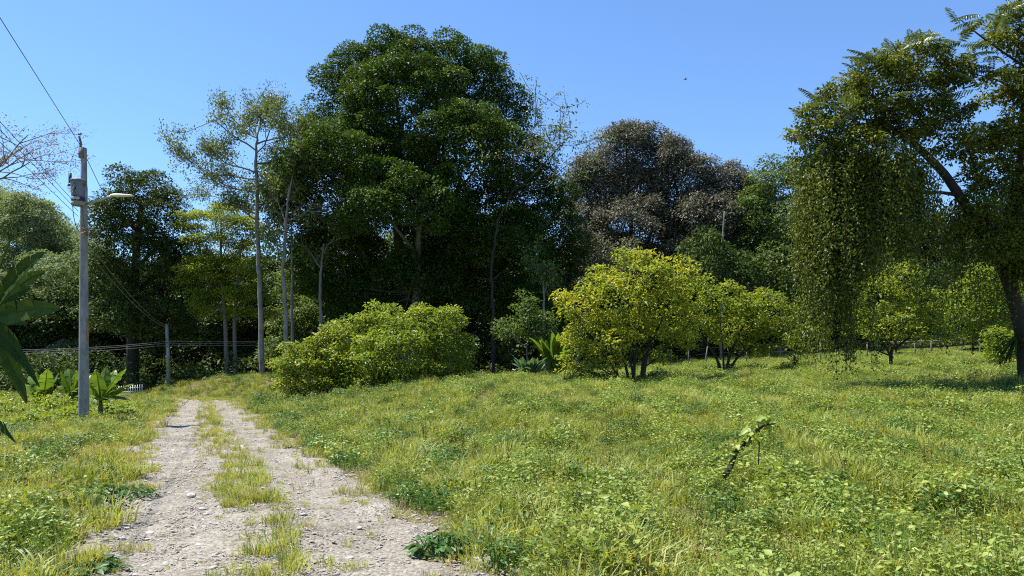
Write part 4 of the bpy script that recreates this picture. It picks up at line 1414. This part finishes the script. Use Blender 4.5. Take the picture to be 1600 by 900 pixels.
# ------------------------------------------------------------------ stones
def rock_mesh(seed, mat=None, sub=2, flat=.5):
    import bmesh
    r = np.random.default_rng(seed)
    bm = bmesh.new()
    bmesh.ops.create_icosphere(bm, subdivisions=sub, radius=1.0)
    ax = norm(r.normal(0, 1, (7, 3)))
    cut = r.uniform(.55, .9, 7)
    sc = np.array([1.0, r.uniform(.6, .9), flat * r.uniform(.7, 1.2)])
    for v in bm.verts:
        p = np.array(v.co)
        for a, c in zip(ax, cut):
            d = p @ a
            if d > c:
                p = p - a * (d - c) * .9
        p = p * (1 + r.normal(0, .03)) * sc
        v.co = p
    me = bpy.data.meshes.new('rock')
    bm.to_mesh(me)
    bm.free()
    me.materials.append(mat or M['rock'])
    return me


rocks = [rock_mesh(s, M['rock_pale'], 2, .42) for s in range(6)]
rblue = rock_mesh(40, M['rock_blue'], 2, .6)


def place_rock(label, px, py, wpx, me=None, group=None):
    Y = CAMZ * FPX / (py - HORIZ)
    g = G(px, Y)
    o = obj('rock', me or rocks[rng.integers(6)], None, g, label=label, category='rock')
    if group:
        o['group'] = group
    s = wpx * Y / FPX / 2
    o.scale = (s, s, s * rng.uniform(.7, 1.1))
    o.location.z += s * .12 + float(road_lift(g[0], Y))
    o.rotation_euler = (rng.normal(0, .12), rng.normal(0, .12), rng.uniform(0, 6.28))
    return o


place_rock('wide flat pale rock at the bottom edge beside the dark weed clump', 750, 884, 46)
place_rock('pale grey rock lying in the grass right of the track', 682, 777, 32)
place_rock('pale knobbly rock on the right shoulder of the track', 634, 782, 24)
place_rock('left of two pale rocks close together on the right shoulder', 606, 790, 20)
place_rock('small white rock in the strip between the wheel tracks', 467, 836, 18)
place_rock('broad whitish rock half sunk in grass right of the dark weed', 838, 846, 52)
place_rock('bluish grey rock poking out of the weeds', 940, 836, 32, rblue)
place_rock('whitish slab among grass near the left bottom edge', 36, 846, 34)
place_rock('pale slab in the left wheel track', 300, 778, 26)
place_rock('white angular rock in the left wheel track near the bottom', 311, 856, 18)
place_rock('pale rock at the bottom of the left wheel track', 334, 893, 16)
place_rock('pale stone in the right wheel track near the bottom', 545, 876, 17)
place_rock('pale rock near right edge of the dark weed, in short grass', 770, 816, 20)
gl, gg = 'loose pale stone on the gravel track', 'loose stones on the track'
cnt = 0
while cnt < 230:
    py = rng.uniform(700, 899)
    Y = CAMZ * FPX / (py - HORIZ)
    d = rng.normal(0, 1.25)
    if abs(d) > 1.9 or (.55 < d < 1.4 and rng.random() < .6):
        continue
    x = float(road_c(Y)) + d / .927
    place_rock(gl, 800 + x / Y * FPX, py, float(np.clip(rng.lognormal(1.95, .45), 4, 20)) * (.5 + .5 * (py - 600) / 300), group=gg)
    cnt += 1

# ------------------------------------------------------------------ ground cover (nobody could count it)
def blade_tuft(seed, n, h, spread, w, lean=.6, mat='grass'):
    r = np.random.default_rng(seed)
    az = r.uniform(0, 6.28, n)
    rr = spread * np.sqrt(r.random(n))
    base = np.stack([rr * np.cos(az), rr * np.sin(az), np.zeros(n)], -1)
    a2 = az + r.normal(0, .9, n)
    d = np.stack([np.cos(a2), np.sin(a2), np.zeros(n)], -1)
    hh = h * r.uniform(.45, 1.1, n)
    ln = r.uniform(.2, 1, n) * lean
    s = np.stack([-d[:, 1], d[:, 0], np.zeros(n)], -1) * (w * r.uniform(.6, 1.3, n))[:, None]
    up = np.array([0, 0, 1.0])
    m = base + d * (hh * ln * .3)[:, None] + up * (hh * .6)[:, None]
    t = base + d * (hh * ln)[:, None] + up * (hh * (1 - .35 * ln))[:, None]
    V = np.stack([base - s, base + s, m + s * .8, m - s * .8, t], 1).reshape(-1, 3)
    b = np.arange(n)[:, None] * 5
    F4 = b + [0, 1, 2, 3]
    F3 = b + [3, 2, 4]
    rv = r.random(n)
    return build_mesh('tuft', V, [F3, F4], M[mat], np.concatenate([rv, rv]))


def leafy_patch(seed, n, rad, h, L, W, mat='weed', droop=.1):
    r = np.random.default_rng(seed)
    az = r.uniform(0, 6.28, n)
    rr = rad * np.sqrt(r.random(n))
    p = np.stack([rr * np.cos(az), rr * np.sin(az), h * r.uniform(.15, 1, n) * (1 - .45 * (rr / rad) ** 2)], -1)
    a2 = r.uniform(0, 6.28, n)
    D = np.stack([np.cos(a2), np.sin(a2), r.normal(.1, .3, n)], -1)
    Nn = norm(r.normal(0, .62, (n, 3)) + [0, 0, 1])
    s = r.uniform(.6, 1.25, n)
    V, F = leaf_arrays(p, D, Nn, L * s, W * s, .15, droop)
    # stems
    rv = np.repeat(r.random(n), 2)
    sb_ = p * [.8, .8, 0]
    wv = np.array([.003, .002, 0])
    V2 = np.stack([sb_ - wv, sb_ + wv, p], 1).reshape(-1, 3)
    F2 = np.arange(n)[:, None] * 3 + [0, 1, 2] + len(V)
    return build_mesh('patch', np.concatenate([V, V2]), [np.concatenate([F, F2])], M[mat], np.concatenate([rv, r.random(n) * .4]))


def tall_weed(seed, h, nst, nleaf, L, W, mat='weed', smat='stalk', rad=.12):
    r = np.random.default_rng(seed)
    Vs, Fs, rs, off = [], [], [], 0
    V2, F2, o2 = [], [], 0
    for i in range(nst):
        a = r.uniform(0, 6.28)
        b = np.array([math.cos(a), math.sin(a), 0]) * rad * r.random()
        hh = h * r.uniform(.6, 1.1)
        t = b + np.array([r.normal(0, .18) * hh, r.normal(0, .18) * hh, hh])
        q = np.linspace(0, 1, 5)[:, None]
        c = b * (1 - q) + t * q
        wv = np.array([.004, .002, 0])
        V2.append(np.concatenate([c - wv, c + wv]))
        for j in range(4):
            F2.append([o2 + j, o2 + 5 + j, o2 + 6 + j, o2 + 1 + j])
        o2 += 10
        n = max(1, int(nleaf * r.uniform(.6, 1.2)))
        tt = r.random(n) ** .7
        p = b * (1 - tt[:, None]) + t * tt[:, None]
        a2 = r.uniform(0, 6.28, n)
        D = np.stack([np.cos(a2), np.sin(a2), r.normal(.25, .3, n)], -1)
        V, F = leaf_arrays(p, D, norm(r.normal(0, .4, (n, 3)) + [0, 0, 1]), L * r.uniform(.6, 1.2, n), W * r.uniform(.6, 1.2, n), .1, .15)
        Vs.append(V)
        Fs.append(F + off)
        off += len(V)
        rs.append(np.repeat(r.random(n), 2))
    Vl, Fl = np.concatenate(Vs), np.concatenate(Fs)
    me = build_mesh('weed', np.concatenate([Vl, np.concatenate(V2)]), [Fl, np.array(F2) + len(Vl)], M[mat], np.concatenate([np.concatenate(rs), np.full(len(F2), .3)]))
    me.materials.append(M[smat])
    mi = np.zeros(len(Fl) + len(F2), np.int32)
    mi[len(Fl):] = 1
    me.polygons.foreach_set("material_index", mi)
    return me


def scatter(name, label, cat, pts, scl, meshes, tilt=.15, idx=None):
    coll = bpy.data.collections.new(name + '_kinds')
    for i, m_ in enumerate(meshes):
        coll.objects.link(bpy.data.objects.new(f'{name}_kind_{i:02d}', m_))
    n = len(pts)
    me = bpy.data.meshes.new(name)
    me.vertices.add(n)
    me.vertices.foreach_set("co", np.asarray(pts, np.float32).ravel())
    rot = np.stack([rng.normal(0, tilt, n), rng.normal(0, tilt, n), rng.uniform(0, 6.28, n)], -1)
    a = me.attributes.new('rot', 'FLOAT_VECTOR', 'POINT')
    a.data.foreach_set('vector', rot.astype(np.float32).ravel())
    a = me.attributes.new('scl', 'FLOAT', 'POINT')
    a.data.foreach_set('value', np.asarray(scl, np.float32))
    a = me.attributes.new('idx', 'INT', 'POINT')
    a.data.foreach_set('value', (rng.integers(0, len(meshes), n) if idx is None else idx).astype(np.int32))
    o = obj(name, me, kind='stuff', label=label, category=cat)
    ng = bpy.data.node_groups.new(name, 'GeometryNodeTree')
    ng.interface.new_socket('Geometry', in_out='INPUT', socket_type='NodeSocketGeometry')
    ng.interface.new_socket('Geometry', in_out='OUTPUT', socket_type='NodeSocketGeometry')
    N, Lk = ng.nodes, ng.links
    gi, go = N.new('NodeGroupInput'), N.new('NodeGroupOutput')
    ci = N.new('GeometryNodeCollectionInfo')
    ci.inputs['Collection'].default_value = coll
    ci.inputs['Separate Children'].default_value = True
    ci.inputs['Reset Children'].default_value = True
    ip = N.new('GeometryNodeInstanceOnPoints')

    def attr(nm, tp):
        q = N.new('GeometryNodeInputNamedAttribute')
        q.data_type = tp
        q.inputs['Name'].default_value = nm
        return q.outputs['Attribute']
    e2r = N.new('FunctionNodeEulerToRotation')
    Lk.new(attr('rot', 'FLOAT_VECTOR'), e2r.inputs[0])
    Lk.new(gi.outputs[0], ip.inputs['Points'])
    Lk.new(ci.outputs[0], ip.inputs['Instance'])
    ip.inputs['Pick Instance'].default_value = True
    Lk.new(attr('idx', 'INT'), ip.inputs['Instance Index'])
    Lk.new(e2r.outputs[0], ip.inputs['Rotation'])
    Lk.new(attr('scl', 'FLOAT'), ip.inputs['Scale'])
    Lk.new(ip.outputs[0], go.inputs[0])
    md = o.modifiers.new('scatter', 'NODES')
    md.node_group = ng
    return o


def field_points(dens):
    """dens(Y) clumps per square metre inside a wedge a little wider than the view"""
    X, Yy = [], []
    for a, b in [(3, 6), (6, 9), (9, 12), (12, 16), (16, 22), (22, 30), (30, 40), (40, 52), (52, 66)]:
        hw = .72 * b + 2.5
        n = int((b - a) * 2 * hw * dens((a + b) / 2))
        X.append(rng.uniform(-hw, hw, n))
        Yy.append(rng.uniform(a, b, n))
    return np.concatenate(X), np.concatenate(Yy)


def cover(x, y):
    """how thick the vegetation stands, 0 on the wheel tracks"""
    d = road_d(x, y)
    ad = np.abs(d)
    nz = .5 + .5 * wob(x, y, 1.7, 1)
    t_ = np.clip((ad + .85 * (nz - .5) - .95) / np.where(d > 0, 1.35, 1.2), 0, 1)
    out = t_ * t_ * (3 - 2 * t_)
    nz2 = .5 + .5 * wob(x, y, .9, 5)
    med = np.exp(-(d / .48) ** 2) * sstep(.15, .55, nz2) * np.where(np.asarray(y) > 9, 1.0, .6)
    far = sstep(44, 48, y)
    c = np.clip(np.maximum(np.maximum(out, med), far * (ad > .9)), 0, 1)
    c = c * (1 - .85 * np.exp(-((x - 2.95) / .55) ** 2 - ((y - 9.6) / .75) ** 2))
    return c * (.3 + .7 * np.maximum(sstep(-.95, -.55, wob(x, y, 3.4, 5)), sstep(12, 20, y)))


def place(x, y, prob):
    k = rng.random(len(x)) < prob
    x, y = x[k], y[k]
    return x, y, np.stack([x, y, terrain(x, y) + road_lift(x, y)], -1)


# zones
def yellowness(x, y):
    d = road_d(x, y)
    return np.clip(np.where(d < 0, .8 + .35 * wob(x, y, 6, 2), .7 - d / 7 + .3 * wob(x, y, 5, 2)), 0, 1)


x, y = field_points(lambda Y: 110 if Y < 12 else (64 if Y < 22 else (36 if Y < 40 else 22)))
c = cover(x, y)
yl = yellowness(x, y)
xg, yg, pts = place(x, y, c * (.75 - .35 * yl))
scl = (.55 + .6 * rng.random(len(xg))) * (.3 + .7 * cover(xg, yg)) * np.where(np.abs(road_d(xg, yg)) < .9, .72, 1) * np.clip(1 + .45 * wob(xg, yg, 3.5, 6) + .4 * wob(xg, yg, 1.3, 2), .35, 1.9)
scatter('grass', 'green meadow grass covering the field', 'grass', pts, scl,
        [blade_tuft(s, 30, .26, .15, .0055, 1.0, 'grass') for s in range(5)])
xg, yg, pts = place(x, y, c * (.06 + .5 * yl))
scl = (.5 + .55 * rng.random(len(xg))) * (.3 + .7 * cover(xg, yg)) * np.where(np.abs(road_d(xg, yg)) < .9, .72, 1)
scatter('yellow_grass', 'yellowish grass along both verges and the middle strip of the track', 'grass', pts + [0.03, .02, 0], scl,
        [blade_tuft(s + 20, 28, .25, .14, .005, 1.0, 'grass_yellow') for s in range(5)])
x, y = field_points(lambda Y: 52 if Y < 12 else (38 if Y < 22 else (26 if Y < 40 else 15)))
c = cover(x, y)
broad = np.clip(.6 + .5 * wob(x, y, 4.5, 4) + .06 * x, 0.12, 1)
xg, yg, pts = place(x, y, c * broad * .9 * (np.abs(road_d(x, y)) > 1.75))
hump = np.clip(.75 + .55 * wob(xg, yg, 1.6, 2) + .3 * wob(xg, yg, .8, 5), .25, 1.6)
scatter('broadleaf_weeds', 'broad-leaved green weeds spreading through the field', 'weeds', pts, (.65 + .6 * rng.random(len(xg))) * hump,
        [leafy_patch(s + 50, 76, .24, .30, .05, .034) for s in range(4)] + [leafy_patch(s + 60, 110, .22, .34, .038, .02) for s in range(5)])
xg, yg, pts = place(x, y, c * np.clip(wob(x, y, 2.2, 7) + .1, 0, 1) * .45 * (np.abs(road_d(x, y)) > 1.75))
scatter('dark_weeds', 'darker green low weeds in patches', 'weeds', pts, .6 + .7 * rng.random(len(xg)),
        [leafy_patch(s + 70, 90, .22, .28, .05, .027, 'weed_dark') for s in range(4)])
x, y = field_points(lambda Y: 7 if Y < 22 else 4)
d = road_d(x, y)
mid = np.exp(-((d - 5) / 2.5) ** 2)
xg, yg, pts = place(x, y, cover(x, y) * (np.abs(d) > 2.2) * np.clip(.1 + .5 * mid + .4 * wob(x, y, 4.0, 3), .02, 1) * .6)
scatter('tall_weeds', 'tall thin-stemmed weeds standing above the grass', 'weeds', pts, .5 + .5 * rng.random(len(xg)),
        [tall_weed(s + 80, .55, 7, 34, .05, .022) for s in range(4)] + [tall_weed(s + 90, .45, 6, 7, .03, .012, 'dry') for s in range(2)])
xg, yg, pts = place(x, y, cover(x, y) * np.clip(.25 + .8 * wob(x, y, 2.6, 1), .05, 1))
scatter('dry_grass', 'straw-coloured dry grass mixed into the verges', 'grass', pts, .5 + .4 * rng.random(len(xg)),
        [blade_tuft(s + 30, 16, .30, .12, .004, 1.1, 'dry') for s in range(3)])

# gravel
x, y = [], []
for a, b, dn in [(4, 7, 1100), (7, 10, 900), (10, 14, 520), (14, 20, 260), (20, 30, 110), (30, 46, 40)]:
    n = int((b - a) * 5.6 * dn)
    yy = rng.uniform(a, b, n)
    dd = rng.uniform(-2.8, 2.8, n)
    x.append(road_c(yy) + dd / .927)
    y.append(yy)
x, y = np.concatenate(x), np.concatenate(y)
d = road_d(x, y)
pr = np.where(np.abs(d) < 1.5, .8, .8 * np.exp(-((np.abs(d) - 1.5) / .6) ** 2)) * np.where(np.abs(d - .95) < .4, .45, 1)
xg, yg, pts = place(x, y, pr)
pts[:, 2] += .004
size = np.clip(rng.lognormal(-4.7, .5, len(xg)), .004, .032) * (1 + yg / 30)
scatter('gravel', 'loose pale gravel strewn over the track', 'gravel', pts, size, [rock_mesh(100 + s, None, 1, .34) for s in range(5)], .16)

# ------------------------------------------------------------------ a bird high in the sky
bpnt = P(1071, 124, 90)
mb = MB()
mb.tube([[-.16, 0, .0], [-.06, 0, .0], [.06, 0, .01], [.14, 0, .02], [.19, 0, .01]], [.012, .045, .055, .04, .008], 8)
bird = thing('bird', 'tiny dark bird flying high in the blue sky', 'bird', bpnt)
obj('body', mb.mesh('body', M['dark']), bird)
for s in (-1, 1):
    mb = MB()
    v = [[.06, s * .03, .02], [-.06, s * .03, .02], [-.05, s * .22, .09], [.07, s * .2, .09], [-.06, s * .42, .05]]
    v2 = [[a, b_, c_ - .008] for a, b_, c_ in v]
    mb.add(v + v2, [[0, 1, 2], [0, 2, 3], [3, 2, 4], [5, 7, 6], [5, 8, 7], [8, 9, 7]])
    obj('wing', mb.mesh('wing', M['dark'], False), bird)
mb = MB()
mb.add([[-.14, -.01, 0], [-.26, -.05, 0], [-.26, .05, 0], [-.14, .01, 0], [-.14, 0, .012]], [[0, 1, 2], [0, 2, 3], [4, 2, 1]])
obj('tail', mb.mesh('tail', M['dark'], False), bird)
print("tris", sum(len(m.loops) - 2 * len(m.polygons) for m in bpy.data.meshes))
